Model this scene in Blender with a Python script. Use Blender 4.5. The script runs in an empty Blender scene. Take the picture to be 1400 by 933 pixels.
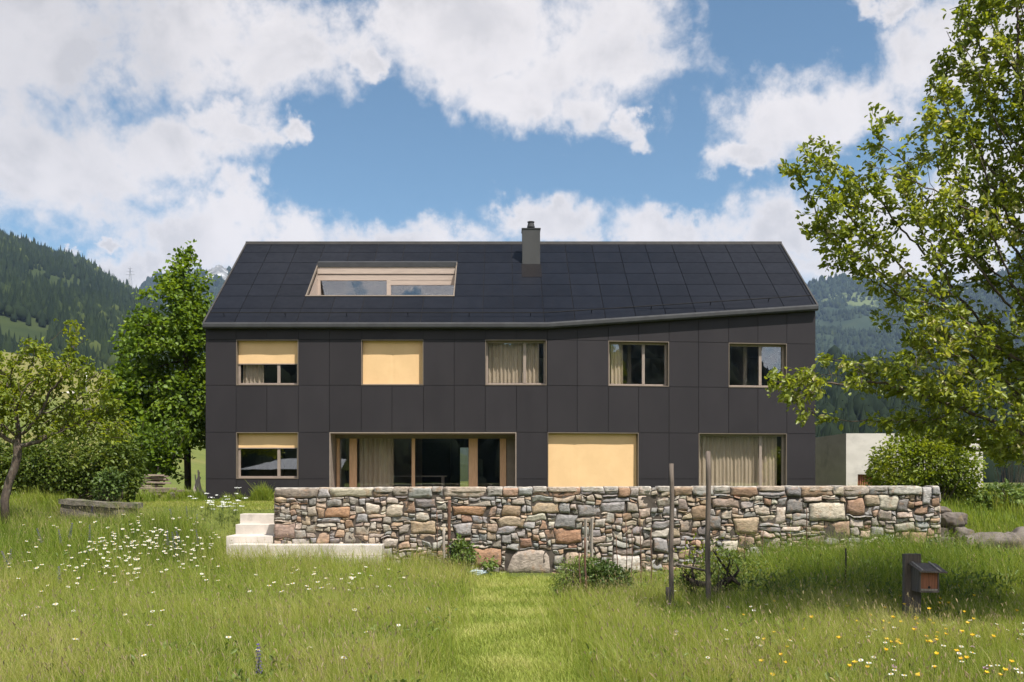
import bpy, bmesh, math, random
import numpy as np
from mathutils import Vector, Matrix, noise as mn

random.seed(7)
rng = np.random.default_rng(11)
C = bpy.context.scene.collection
S = bpy.context.scene
PI = math.pi

# ------------------------------------------------------------------ camera, light, exposure
EYE = 2.2
FPX, CX, HY = 1314.0, 685.0, 655.0            # focal length in photo pixels, principal point
cam_d = bpy.data.cameras.new('camera')
cam = bpy.data.objects.new('camera', cam_d)
C.objects.link(cam)
cam.location = (0, 0, EYE)
cam.rotation_euler = (math.radians(90), 0, 0)
cam_d.sensor_width = 36
cam_d.lens = 36 * FPX / 1400
cam_d.shift_x = (700 - CX) / 1400
cam_d.shift_y = (HY - 466.5) / 1400
cam_d.clip_start = 0.1
cam_d.clip_end = 20000
S.camera = cam

SUN_AZ, SUN_EL = math.radians(38), math.radians(60)      # to the right of straight behind the camera
sdir = Vector((math.sin(SUN_AZ) * math.cos(SUN_EL), -math.cos(SUN_AZ) * math.cos(SUN_EL), math.sin(SUN_EL)))
sun_d = bpy.data.lights.new('sun', 'SUN')
sun_d.energy = 4.1
sun_d.angle = math.radians(0.53)
sun_d.color = (1.0, 0.955, 0.88)
sun = bpy.data.objects.new('sun', sun_d)
C.objects.link(sun)
sun.rotation_euler = sdir.to_track_quat('Z', 'Y').to_euler()
sun.location = (20, -30, 60)

S.view_settings.view_transform = 'Standard'
S.view_settings.look = 'None'
S.view_settings.gamma = 1
S.view_settings.use_curve_mapping = False
S.view_settings.exposure = 0.92
S.cycles.max_bounces = 8
S.cycles.transparent_max_bounces = 12
S.cycles.volume_bounces = 0


class NT:
    """tiny helper around a node tree"""
    def __init__(s, tree):
        s.t = tree
        s.n = tree.nodes
        s.l = tree.links

    def new(s, typ, **kw):
        n = s.n.new(typ)
        for k, v in kw.items():
            setattr(n, k, v)
        return n

    def put(s, sock, v):
        if isinstance(v, bpy.types.NodeSocket):
            s.l.new(v, sock)
        elif v is not None:
            sock.default_value = v

    def math(s, op, a, b=None, c=None, clamp=False):
        n = s.new('ShaderNodeMath', operation=op, use_clamp=clamp)
        s.put(n.inputs[0], a)
        s.put(n.inputs[1], b)
        s.put(n.inputs[2], c)
        return n.outputs[0]

    def vmath(s, op, a, b=None):
        n = s.new('ShaderNodeVectorMath', operation=op)
        s.put(n.inputs[0], a)
        s.put(n.inputs[1], b)
        return n.outputs['Value'] if op == 'LENGTH' else n.outputs[0]

    def noise(s, vec, scale, detail=4, rough=0.55, dist=0.0, color=False):
        n = s.new('ShaderNodeTexNoise')
        s.put(n.inputs['Vector'], vec)
        n.inputs['Scale'].default_value = scale
        n.inputs['Detail'].default_value = detail
        n.inputs['Roughness'].default_value = rough
        n.inputs['Distortion'].default_value = dist
        return n.outputs['Color' if color else 0]

    def ramp(s, fac, a, b, lo=0.0, hi=1.0, smooth=True):
        n = s.new('ShaderNodeMapRange', interpolation_type='SMOOTHSTEP' if smooth else 'LINEAR')
        s.put(n.inputs['Value'], fac)
        n.inputs['From Min'].default_value = a
        n.inputs['From Max'].default_value = b
        n.inputs['To Min'].default_value = lo
        n.inputs['To Max'].default_value = hi
        return n.outputs[0]

    def mix(s, fac, a, b):
        n = s.new('ShaderNodeMix', data_type='RGBA')
        s.put(n.inputs[0], fac)
        s.put(n.inputs[6], a if isinstance(a, bpy.types.NodeSocket) else (*a, 1))
        s.put(n.inputs[7], b if isinstance(b, bpy.types.NodeSocket) else (*b, 1))
        return n.outputs[2]


# ------------------------------------------------------------------ sky: Nishita with a cloud layer
world = bpy.data.worlds.new('World')
S.world = world
world.use_nodes = True
w = NT(world.node_tree)
w.n.clear()
SKY_STRENGTH = 0.10
sky = w.new('ShaderNodeTexSky', sky_type='NISHITA')
sky.sun_disc = False
sky.sun_elevation = SUN_EL
sky.sun_rotation = math.radians(180 - 38)
sky.altitude = 1000
sky.air_density = 1.0
sky.dust_density = 0.3
sky.ozone_density = 2.2
tc = w.new('ShaderNodeTexCoord')
sep = w.new('ShaderNodeSeparateXYZ')
w.l.new(tc.outputs['Generated'], sep.inputs[0])
dx, dy, dz = sep.outputs
az = w.math('ARCTAN2', dx, w.math('ABSOLUTE', dy))
el = w.math('ARCSINE', dz)
comb = w.new('ShaderNodeCombineXYZ')
w.l.new(az, comb.inputs[0])
w.l.new(el, comb.inputs[1])
q0 = comb.outputs[0]
# ragged edges: warp the direction with two noise fields
dirv = tc.outputs['Generated']
w1 = w.vmath('SUBTRACT', w.noise(dirv, 7.0, 3, 0.5, color=True), (0.5, 0.5, 0.5))
w2 = w.vmath('SUBTRACT', w.noise(dirv, 26.0, 5, 0.6, color=True), (0.5, 0.5, 0.5))
q = w.vmath('ADD', q0, w.vmath('ADD', w.vmath('MULTIPLY', w1, (0.10, 0.07, 0)), w.vmath('MULTIPLY', w2, (0.105, 0.075, 0))))
BLOBS = [  # direction of each cloud mass as seen in the photograph, half-extents in the same units
    (60, 60, 230, 110), (250, 40, 200, 100), (390, 60, 130, 80), (80, 220, 200, 90), (230, 200, 110, 60), (310, 160, 70, 32),
    (385, 185, 34, 24), (250, 340, 110, 85), (320, 290, 60, 50), (170, 380, 80, 40), (410, 325, 90, 38), (560, 345, 150, 40),
    (490, 95, 45, 28), (660, 40, 190, 95), (820, 60, 150, 110), (800, 150, 90, 50), (860, 175, 35, 30), (720, 120, 110, 50),
    (740, 305, 110, 42), (690, 300, 50, 30), (930, 320, 120, 36), (1060, 330, 120, 62), (1200, 340, 160, 80), (1350, 300, 150, 100),
    (1070, 160, 95, 62), (1170, 140, 110, 62), (1280, 80, 130, 80), (1380, 40, 150, 110), (1020, 215, 50, 30), (1205, 6, 40, 20),
    (540, 15, 60, 40), (60, 330, 30, 8), (150, 328, 32, 9), (-150, 150, 220, 220), (1550, 200, 200, 200),
    (330, -120, 400, 90), (900, -260, 500, 110), (-300, 330, 200, 80), (1700, 380, 200, 60), (760, 380, 900, 22)]


def px_dir(px, py):
    v = Vector(((px - CX) / FPX, 1.0, (HY - py) / FPX)).normalized()
    return math.atan2(v.x, v.y), math.asin(v.z)


field = None
for (bx_, by_, rx, ry) in BLOBS:
    a0, e0 = px_dir(bx_, by_)
    c2 = math.cos(a0) * math.cos(a0)
    d = w.vmath('MULTIPLY', w.vmath('SUBTRACT', q, (a0, e0, 0)),
                (FPX / rx / max(c2, .35) ** 0.5, FPX / ry / max(math.cos(e0), .4), 0))
    f = w.math('SUBTRACT', 1.0, w.vmath('LENGTH', d))
    field = f if field is None else w.math('SMOOTH_MAX', field, f, 0.25)
# broken cloud in the part of the sky above the picture
high = w.math('MULTIPLY', w.ramp(w.noise(dirv, 2.2, 3, 0.5), 0.42, 0.62, -1.0, 0.7), 1.0)
field = w.math('MAXIMUM', field, w.math('SUBTRACT', high, w.ramp(el, 0.45, 0.75, 2.0, 0.0)))
fine = w.math('SUBTRACT', w.noise(dirv, 16.0, 8, 0.62, 0.3), 0.5)
fine2 = w.math('SUBTRACT', w.noise(dirv, 60.0, 5, 0.6), 0.5)
field = w.math('ADD', field, w.math('ADD', w.math('MULTIPLY', fine, 1.6), w.math('MULTIPLY', fine2, 0.65)))
behind = w.ramp(dy, 0.25, -0.25)
field = w.math('ADD', field, w.math('MULTIPLY', behind, 0.55))  # extra cloud cover added behind the camera for pane reflections and fill
alpha = w.ramp(field, -0.12, 0.62)
thick = w.ramp(field, 0.2, 1.0)
lum = w.noise(dirv, 9.0, 6, 0.55, 0.4)
# grey bellies: thick parts, mainly in the cloud at the top left
ag, eg = px_dir(60, 50)
gd = w.vmath('LENGTH', w.vmath('MULTIPLY', w.vmath('SUBTRACT', q, (ag, eg, 0)), (5.0, 6.5, 0)))
belly = w.ramp(gd, 0.25, 1.15, 0.55, 0.0)
shade = w.math('ADD', w.math('MULTIPLY', w.ramp(lum, 0.36, 0.62), w.math('MULTIPLY', thick, 0.8)), belly, clamp=True)
CL = 1.0 / SKY_STRENGTH
ccol = w.mix(shade, (0.50 * CL, 0.475 * CL, 0.475 * CL), (0.34 * CL, 0.33 * CL, 0.34 * CL))
# unseen clouds behind the camera, brightened beyond the rest as added fill light
gain = w.new('ShaderNodeVectorMath', operation='SCALE')
w.l.new(ccol, gain.inputs[0])
w.l.new(w.math('ADD', 1.0, w.math('MULTIPLY', behind, 0.9)), gain.inputs['Scale'])
ccol = gain.outputs[0]
skyc = w.new('ShaderNodeMix', data_type='RGBA', blend_type='MULTIPLY')
skyc.inputs[0].default_value = 1.0
w.l.new(sky.outputs[0], skyc.inputs[6])
skyc.inputs[7].default_value = (0.62, 0.74, 0.71, 1)
final = w.mix(w.math('MULTIPLY', alpha, 0.97), skyc.outputs[2], ccol)
bg = w.new('ShaderNodeBackground')
w.l.new(final, bg.inputs['Color'])
bg.inputs['Strength'].default_value = SKY_STRENGTH
wo = w.new('ShaderNodeOutputWorld')
w.l.new(bg.outputs[0], wo.inputs['Surface'])


# ------------------------------------------------------------------ helpers: tags, meshes, materials
def tag(o, label=None, cat=None, group=None, kind=None):
    if label:
        o['label'] = label
    if cat:
        o['category'] = cat
    if group:
        o['group'] = group
    if kind:
        o['kind'] = kind
    return o


def thing(name, label, cat, loc=(0, 0, 0), group=None):
    o = bpy.data.objects.new(name, None)
    C.objects.link(o)
    o.location = loc
    o.empty_display_size = 0.2
    return tag(o, label, cat, group)


def link(name, me, parent=None):
    o = bpy.data.objects.new(name, me)
    C.objects.link(o)
    if parent is not None:
        o.parent = parent
        o.location = tuple(-a for a in world_loc(parent))
    return o


def world_loc(o):
    v = Vector(o.location)
    while o.parent is not None:
        o = o.parent
        v += Vector(o.location)
    return v


def np_mesh(name, V, quads=None, tris=None, mat=None, tone=None, smooth=False, color=None):
    me = bpy.data.meshes.new(name)
    V = np.asarray(V, dtype=np.float32)
    nq = 0 if quads is None else len(quads)
    nt = 0 if tris is None else len(tris)
    loops = []
    starts = []
    if nq:
        loops.append(np.asarray(quads, dtype=np.int32).ravel())
        starts.append(np.arange(nq, dtype=np.int32) * 4)
    if nt:
        loops.append(np.asarray(tris, dtype=np.int32).ravel())
        starts.append(np.arange(nt, dtype=np.int32) * 3 + nq * 4)
    loops = np.concatenate(loops)
    starts = np.concatenate(starts)
    me.vertices.add(len(V))
    me.vertices.foreach_set('co', V.ravel())
    me.loops.add(len(loops))
    me.loops.foreach_set('vertex_index', loops)
    me.polygons.add(nq + nt)
    me.polygons.foreach_set('loop_start', starts)
    if smooth:
        me.polygons.foreach_set('use_smooth', np.ones(nq + nt, dtype=bool))
    if tone is not None:
        a = me.attributes.new('tone', 'FLOAT', 'POINT')
        a.data.foreach_set('value', np.asarray(tone, dtype=np.float32))
    if color is not None:
        a = me.attributes.new('tint', 'FLOAT_COLOR', 'POINT')
        a.data.foreach_set('color', np.asarray(color, dtype=np.float32).ravel())
    me.update(calc_edges=True)
    me.validate()
    if mat is not None:
        me.materials.append(mat)
    return me


class MB:
    """collects boxes, prisms and tubes, then links them as one mesh object"""
    def __init__(s):
        s.v = []
        s.f = []
        s.tone = []
        s.mi = []
        s.cur = 0

    def add(s, vs, fs, tone=0.5):
        b = len(s.v)
        s.v += [tuple(p) for p in vs]
        s.tone += [tone] * len(vs)
        for f in fs:
            s.f.append([b + i for i in f])
            s.mi.append(s.cur)

    def hexa(s, p, tone=0.5):          # 8 points: bottom ring then top ring
        s.add(p, [(3, 2, 1, 0), (4, 5, 6, 7), (0, 1, 5, 4), (1, 2, 6, 5), (2, 3, 7, 6), (3, 0, 4, 7)], tone)

    def box(s, x0, x1, y0, y1, z0, z1, tone=0.5, T=None):
        p = [(x0, y0, z0), (x1, y0, z0), (x1, y1, z0), (x0, y1, z0), (x0, y0, z1), (x1, y0, z1), (x1, y1, z1), (x0, y1, z1)]
        if T:
            p = [T(*a) for a in p]
        s.hexa(p, tone)

    def tube(s, pts, rad, n=8, cap=True, tone=0.5):
        pts = [Vector(p) for p in pts]
        if not hasattr(rad, '__len__'):
            rad = [rad] * len(pts)
        vs, fs = [], []
        up = None
        for i, p in enumerate(pts):
            d = (pts[min(i + 1, len(pts) - 1)] - pts[max(i - 1, 0)]).normalized()
            if up is None:
                up = Vector((0, 0, 1)) if abs(d.z) < 0.9 else Vector((1, 0, 0))
            a = d.cross(up)
            if a.length < 1e-4:
                a = d.orthogonal()
            a.normalize()
            b = a.cross(d).normalized()
            up = b
            for k in range(n):
                t = 2 * PI * k / n
                vs.append(p + (a * math.cos(t) + b * math.sin(t)) * rad[i])
        for i in range(len(pts) - 1):
            for k in range(n):
                k2 = (k + 1) % n
                fs.append((i * n + k, i * n + k2, (i + 1) * n + k2, (i + 1) * n + k))
        if cap:
            fs.append(tuple(range(n - 1, -1, -1)))
            m = (len(pts) - 1) * n
            fs.append(tuple(m + k for k in range(n)))
        s.add(vs, fs, tone)

    def lathe(s, prof, n=20, o=(0, 0, 0), tone=0.5):
        vs, fs = [], []
        for (r, z) in prof:
            for k in range(n):
                t = 2 * PI * k / n
                vs.append((o[0] + r * math.cos(t), o[1] + r * math.sin(t), o[2] + z))
        for i in range(len(prof) - 1):
            for k in range(n):
                k2 = (k + 1) % n
                fs.append((i * n + k, i * n + k2, (i + 1) * n + k2, (i + 1) * n + k))
        fs.append(tuple(range(n - 1, -1, -1)))
        fs.append(tuple((len(prof) - 1) * n + k for k in range(n)))
        s.add(vs, fs, tone)

    def mesh(s, name, mats, smooth=False, bevel=0.0):
        me = bpy.data.meshes.new(name)
        me.from_pydata(s.v, [], s.f)
        a = me.attributes.new('tone', 'FLOAT', 'POINT')
        a.data.foreach_set('value', np.asarray(s.tone, dtype=np.float32))
        if not isinstance(mats, (list, tuple)):
            mats = [mats]
        for m in mats:
            me.materials.append(m)
        me.polygons.foreach_set('material_index', np.asarray(s.mi, dtype=np.int32))
        if smooth:
            me.polygons.foreach_set('use_smooth', np.ones(len(s.f), dtype=bool))
        if bevel:
            bm = bmesh.new()
            bm.from_mesh(me)
            bmesh.ops.bevel(bm, geom=[e for e in bm.edges], offset=bevel, segments=2, profile=0.6, affect='EDGES')
            bm.to_mesh(me)
            bm.free()
        me.update()
        return me

    def build(s, name, mats, parent=None, smooth=False, bevel=0.0):
        return link(name, s.mesh(name, mats, smooth, bevel), parent)


def new_mat(name):
    m = bpy.data.materials.new(name)
    m.use_nodes = True
    t = NT(m.node_tree)
    t.n.clear()
    out = t.new('ShaderNodeOutputMaterial')
    return m, t, out


def pm(name, c1, c2=None, rough=0.6, scale=6.0, bump=0.15, bscale=40.0, metallic=0.0, spec=0.4, stretch=(1, 1, 1),
       tone=0.0, lo=0.35, hi=0.65, dirt=None, coat=0.0):
    """principled surface: two colours mixed by noise, a bump, and optionally per-piece tone"""
    m, t, out = new_mat(name)
    p = t.new('ShaderNodeBsdfPrincipled')
    tcn = t.new('ShaderNodeTexCoord')
    vec = t.vmath('MULTIPLY', tcn.outputs['Object'], stretch)
    if c2 is None:
        c2 = tuple(c * 0.8 for c in c1)
    col = t.mix(t.ramp(t.noise(vec, scale, 6, 0.6), lo, hi), c1, c2)
    if dirt:
        dc, ds, d0, d1 = dirt
        col = t.mix(t.ramp(t.noise(tcn.outputs['Object'], ds, 5, 0.65), d0, d1), col, dc)
    if tone:
        a = t.new('ShaderNodeAttribute', attribute_name='tone')
        k = t.math('ADD', t.math('MULTIPLY', t.math('SUBTRACT', a.outputs['Fac'], 0.5), 2 * tone), 1.0)
        col = t.vmath('MULTIPLY', col, None)
        n = col.node
        t.l.new(k, n.inputs[1])
    t.put(p.inputs['Base Color'], col)
    t.put(p.inputs['Roughness'], t.ramp(t.noise(vec, scale * 2.3, 3), 0.3, 0.7, max(rough - 0.08, 0.02), min(rough + 0.08, 1), False))
    p.inputs['Metallic'].default_value = metallic
    p.inputs['Specular IOR Level'].default_value = spec
    p.inputs['Coat Weight'].default_value = coat
    if bump:
        b = t.new('ShaderNodeBump')
        b.inputs['Strength'].default_value = bump
        b.inputs['Distance'].default_value = 0.02
        t.l.new(t.noise(vec, bscale, 6, 0.65), b.inputs['Height'])
        t.l.new(b.outputs[0], p.inputs['Normal'])
    t.l.new(p.outputs[0], out.inputs['Surface'])
    return m


def foliage(name, stops, transl=0.35, gloss=0.35, rough=0.45):
    """leaf surface: colour by per-leaf tone, light passing through"""
    m, t, out = new_mat(name)
    a = t.new('ShaderNodeAttribute', attribute_name='tone')
    cr = t.new('ShaderNodeValToRGB')
    el_ = cr.color_ramp.elements
    while len(el_) < len(stops):
        el_.new(0.5)
    for e, (p_, c_) in zip(el_, stops):
        e.position = p_
        e.color = (*c_, 1)
    t.l.new(a.outputs['Fac'], cr.inputs[0])
    p = t.new('ShaderNodeBsdfPrincipled')
    t.l.new(cr.outputs[0], p.inputs['Base Color'])
    p.inputs['Roughness'].default_value = rough
    p.inputs['Specular IOR Level'].default_value = gloss
    tr = t.new('ShaderNodeBsdfTranslucent')
    hs = t.new('ShaderNodeHueSaturation')
    hs.inputs['Hue'].default_value = 0.485
    hs.inputs['Saturation'].default_value = 1.1
    hs.inputs['Value'].default_value = 1.25
    t.l.new(cr.outputs[0], hs.inputs['Color'])
    t.l.new(hs.outputs[0], tr.inputs['Color'])
    mx = t.new('ShaderNodeMixShader')
    mx.inputs[0].default_value = transl
    t.l.new(p.outputs[0], mx.inputs[1])
    t.l.new(tr.outputs[0], mx.inputs[2])
    t.l.new(mx.outputs[0], out.inputs['Surface'])
    return m


# ------------------------------------------------------------------ materials
M = {}
M['facade'] = pm('facade_panel', (0.0315, 0.0280, 0.0305), (0.0280, 0.0250, 0.0275), rough=0.55, scale=1.2, bump=0.05, bscale=120, spec=0.16, tone=0.13,
                 stretch=(1, 1, 0.5))
M['joint'] = pm('dark_backing', (0.012, 0.011, 0.011), rough=0.9, bump=0)
M['solar'] = pm('solar_slate', (0.010, 0.011, 0.015), (0.008, 0.009, 0.0125), rough=0.36, scale=2.5, bump=0.02, bscale=160, spec=0.09, tone=0.22)
M['zinc'] = pm('dark_zinc', (0.055, 0.055, 0.057), (0.045, 0.045, 0.047), rough=0.7, scale=3, bump=0.03, metallic=0.0, spec=0.15)
M['trim'] = pm('verge_metal', (0.06, 0.055, 0.052), (0.045, 0.042, 0.04), rough=0.6, scale=3, bump=0.0, metallic=0.1, spec=0.2)
M['chimney'] = pm('chimney_sheet', (0.05, 0.05, 0.049), (0.043, 0.043, 0.042), rough=0.5, scale=3, bump=0.03, stretch=(1, 1, .3))
M['bronze'] = pm('bronze_surround', (0.20, 0.16, 0.122), (0.17, 0.135, 0.105), rough=0.5, scale=4, bump=0.02, metallic=0.25)
M['sash'] = pm('window_sash', (0.29, 0.23, 0.19), (0.25, 0.20, 0.165), rough=0.5, scale=5, bump=0.03)
M['larch'] = pm('larch_wood', (0.62, 0.37, 0.215), (0.52, 0.30, 0.165), rough=0.55, scale=6, bump=0.08, bscale=30, stretch=(6, 6, 0.5))
M['loggia'] = pm('loggia_cladding', (0.44, 0.35, 0.29), (0.37, 0.295, 0.245), rough=0.55, scale=5, bump=0.05, stretch=(0.5, 4, 6))
M['blind'] = pm('blind_fabric', (0.72, 0.485, 0.255), (0.69, 0.46, 0.24), rough=0.85, scale=3, bump=0.12, bscale=12, spec=0.15)
M['curtain'] = pm('curtain_cloth', (0.64, 0.57, 0.48), (0.55, 0.49, 0.41), rough=0.9, scale=8, bump=0.05, spec=0.1, stretch=(3, 3, .3))
M['plaster'] = pm('interior_plaster', (0.42, 0.38, 0.33), (0.38, 0.34, 0.30), rough=0.9, bump=0)
M['parquet'] = pm('interior_floor', (0.25, 0.17, 0.10), (0.19, 0.13, 0.08), rough=0.5, bump=0.03, stretch=(1, 8, 1))
M['tablewhite'] = pm('table_white', (0.62, 0.58, 0.52), (0.56, 0.52, 0.47), rough=0.4, bump=0)
M['concrete'] = pm('pale_concrete', (0.60, 0.535, 0.475), (0.48, 0.43, 0.38), rough=0.85, scale=2.2, bump=0.25, bscale=30, dirt=((0.36, 0.32, 0.28), 2.4, 0.52, 0.72))
M['garage'] = pm('garage_concrete', (0.59, 0.55, 0.50), (0.51, 0.475, 0.43), rough=0.85, scale=1.3, bump=0.2, bscale=26, stretch=(1, 1, 2.2),
                 dirt=((0.36, 0.34, 0.31), 0.7, 0.55, 0.75))
M['rust'] = pm('rusty_metal', (0.15, 0.075, 0.045), (0.085, 0.05, 0.035), rough=0.85, scale=14, bump=0.4, bscale=80)
M['greywood'] = pm('weathered_wood', (0.17, 0.135, 0.11), (0.10, 0.078, 0.064), rough=0.85, scale=9, bump=0.5, bscale=40, stretch=(5, 5, 0.35))
M['palewood'] = pm('pale_weathered_wood', (0.36, 0.31, 0.26), (0.24, 0.20, 0.165), rough=0.85, scale=9, bump=0.4, bscale=40, stretch=(5, 5, 0.35))
M['boards'] = pm('old_boards', (0.30, 0.235, 0.19), (0.20, 0.15, 0.12), rough=0.9, scale=6, bump=0.4, bscale=30, stretch=(1, 5, 5), tone=0.3)
M['redwood'] = pm('red_brown_wood', (0.34, 0.13, 0.065), (0.22, 0.085, 0.045), rough=0.7, scale=9, bump=0.3, bscale=40, stretch=(5, 5, 0.4))
M['bark'] = pm('bark', (0.14, 0.105, 0.08), (0.07, 0.052, 0.042), rough=0.95, scale=9, bump=0.9, bscale=30, stretch=(2, 2, 0.6),
               dirt=((0.19, 0.18, 0.13), 4, 0.55, 0.7))
M['darkbark'] = pm('dark_bark', (0.075, 0.055, 0.042), (0.035, 0.026, 0.022), rough=0.95, scale=9, bump=0.9, bscale=30, stretch=(2, 2, 0.6))
M['boulder'] = pm('boulder_stone', (0.17, 0.145, 0.125), (0.09, 0.075, 0.065), rough=0.95, scale=2.5, bump=0.8, bscale=9, spec=0.15,
                  dirt=((0.17, 0.13, 0.075), 2.0, 0.56, 0.70))
M['slab'] = pm('mossy_slab', (0.20, 0.175, 0.14), (0.10, 0.088, 0.07), rough=0.95, scale=5, bump=0.9, bscale=18, dirt=((0.075, 0.085, 0.03), 3.0, 0.46, 0.6))
M['white'] = pm('white_paint', (0.75, 0.74, 0.72), (0.66, 0.65, 0.63), rough=0.6, bump=0.05)
M['bluestone'] = pm('pale_blue_stone', (0.42, 0.50, 0.54), (0.36, 0.43, 0.47), rough=0.7, bump=0.2)
M['roofpale'] = pm('pale_roof', (0.45, 0.46, 0.48), (0.36, 0.37, 0.39), rough=0.6, scale=1.2, bump=0.2, stretch=(6, 1, 1))
M['steel'] = pm('galvanised_steel', (0.35, 0.35, 0.36), rough=0.5, bump=0, metallic=0.6)
M['black'] = pm('black_cap', (0.02, 0.02, 0.02), rough=0.6, bump=0)
M['orangeleaf'] = pm('rusty_creeper', (0.34, 0.12, 0.04), (0.22, 0.09, 0.03), rough=0.8, bump=0.3)

# glass
gm, t, out = new_mat('window_glass')
gg = t.new('ShaderNodeNewGeometry')
dn = t.new('ShaderNodeVectorMath', operation='DOT_PRODUCT')
t.l.new(gg.outputs['Normal'], dn.inputs[0])
t.l.new(gg.outputs['Incoming'], dn.inputs[1])
cosi = t.math('ABSOLUTE', dn.outputs['Value'])
fres = t.math('ADD', 0.125, t.math('MULTIPLY', 0.875, t.math('POWER', t.math('SUBTRACT', 1.0, cosi, clamp=True), 5.0)))
tr = t.new('ShaderNodeBsdfTransparent')
tr.inputs[0].default_value = (0.94, 0.92, 0.89, 1)
gl = t.new('ShaderNodeBsdfGlossy')
gl.inputs['Roughness'].default_value = 0.01
gl.inputs['Color'].default_value = (0.95, 0.97, 1.0, 1)
nb = t.new('ShaderNodeBump')
nb.inputs['Strength'].default_value = 0.012
nb.inputs['Distance'].default_value = 0.02
tcn = t.new('ShaderNodeTexCoord')
t.l.new(t.noise(tcn.outputs['Object'], 2.0, 2), nb.inputs['Height'])
t.l.new(nb.outputs[0], gl.inputs['Normal'])
mx = t.new('ShaderNodeMixShader')
t.l.new(fres, mx.inputs[0])
t.l.new(tr.outputs[0], mx.inputs[1])
t.l.new(gl.outputs[0], mx.inputs[2])
t.l.new(mx.outputs[0], out.inputs['Surface'])
M['glass'] = gm

# stones of the wall: each stone has its own colour
sm, t, out = new_mat('wall_stone')
p = t.new('ShaderNodeBsdfPrincipled')
a = t.new('ShaderNodeAttribute', attribute_name='tint')
tcn = t.new('ShaderNodeTexCoord')
ob = tcn.outputs['Object']
n1 = t.ramp(t.noise(t.vmath('MULTIPLY', ob, (1, 1, 1.8)), 9, 7, 0.65), 0.28, 0.72, 0.50, 1.45, False)
mul = t.new('ShaderNodeVectorMath', operation='SCALE')
t.l.new(a.outputs['Color'], mul.inputs[0])
t.l.new(n1, mul.inputs['Scale'])
col = t.mix(t.ramp(t.noise(ob, 5.5, 5, 0.6), 0.53, 0.69, 0.0, 0.55), mul.outputs[0], (0.30, 0.18, 0.105))
col = t.mix(t.ramp(t.noise(ob, 3.1, 6, 0.65), 0.54, 0.66, 0.0, 0.5), col, (0.155, 0.135, 0.12))
col = t.mix(t.ramp(t.noise(ob, 21, 5, 0.7), 0.60, 0.74, 0.0, 0.65), col, (0.46, 0.44, 0.40))
t.put(p.inputs['Base Color'], col)
p.inputs['Roughness'].default_value = 0.9
p.inputs['Specular IOR Level'].default_value = 0.06
b = t.new('ShaderNodeBump')
b.inputs['Strength'].default_value = 0.8
b.inputs['Distance'].default_value = 0.03
t.l.new(t.noise(t.vmath('MULTIPLY', ob, (1, 1, 2.0)), 16, 8, 0.68), b.inputs['Height'])
t.l.new(b.outputs[0], p.inputs['Normal'])
t.l.new(p.outputs[0], out.inputs['Surface'])
M['stone'] = sm
M['gap'] = pm('wall_core', (0.095, 0.077, 0.062), (0.05, 0.04, 0.033), rough=1.0, bump=0.5)

# ground: soil and grass mottled
gmat, t, out = new_mat('ground_grass')
p = t.new('ShaderNodeBsdfPrincipled')
tcn = t.new('ShaderNodeTexCoord')
ob = tcn.outputs['Object']
col = t.mix(t.ramp(t.noise(ob, 0.35, 6, 0.6), 0.35, 0.65), (0.125, 0.150, 0.032), (0.165, 0.170, 0.045))
col = t.mix(t.ramp(t.noise(ob, 6, 6, 0.7), 0.42, 0.66), col, (0.085, 0.10, 0.024))
col = t.mix(t.ramp(t.noise(t.vmath('MULTIPLY', ob, (1, 2.5, 1)), 0.02, 5, 0.6), 0.45, 0.60), col, (0.075, 0.105, 0.028))
t.put(p.inputs['Base Color'], col)
p.inputs['Roughness'].default_value = 0.95
p.inputs['Specular IOR Level'].default_value = 0.1
b = t.new('ShaderNodeBump')
b.inputs['Strength'].default_value = 0.9
b.inputs['Distance'].default_value = 0.05
t.l.new(t.noise(ob, 22, 8, 0.7), b.inputs['Height'])
t.l.new(b.outputs[0], p.inputs['Normal'])
t.l.new(p.outputs[0], out.inputs['Surface'])
M['ground'] = gmat


def hill_mat(name, c1, c2, c3, s1, s2, thr=(0.5, 0.56)):
    m, t, out = new_mat(name)
    p = t.new('ShaderNodeBsdfPrincipled')
    tcn = t.new('ShaderNodeTexCoord')
    ob = tcn.outputs['Object']
    col = t.mix(t.ramp(t.noise(ob, s2, 6, 0.65), 0.35, 0.65), c1, c2)
    col = t.mix(t.ramp(t.noise(t.vmath('MULTIPLY', ob, (1, 1, 1.6)), s1, 4, 0.55), *thr), col, c3)
    t.put(p.inputs['Base Color'], col)
    p.inputs['Roughness'].default_value = 1.0
    p.inputs['Specular IOR Level'].default_value = 0.05
    t.l.new(p.outputs[0], out.inputs['Surface'])
    return m


M['hillmeadow'] = hill_mat('hill_meadow', (0.13, 0.145, 0.040), (0.10, 0.125, 0.034), (0.165, 0.155, 0.055), 0.012, 0.25)
M['hillforest'] = hill_mat('hill_forest_floor', (0.028, 0.040, 0.015), (0.04, 0.052, 0.018), (0.085, 0.105, 0.035), 0.0045, 0.02, (0.60, 0.66))
M['mountain'] = hill_mat('mountain_forest', (0.030, 0.042, 0.020), (0.020, 0.032, 0.017), (0.095, 0.115, 0.045), 0.0035, 0.012, (0.57, 0.61))
M['rockpeak'] = hill_mat('rock_peak', (0.030, 0.042, 0.022), (0.022, 0.033, 0.019), (0.09, 0.10, 0.05), 0.003, 0.01, (0.62, 0.68))
M['snowrock'] = hill_mat('snow_rock', (0.22, 0.215, 0.21), (0.10, 0.10, 0.098), (0.45, 0.45, 0.46), 0.02, 0.02, (0.52, 0.62))

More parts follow.
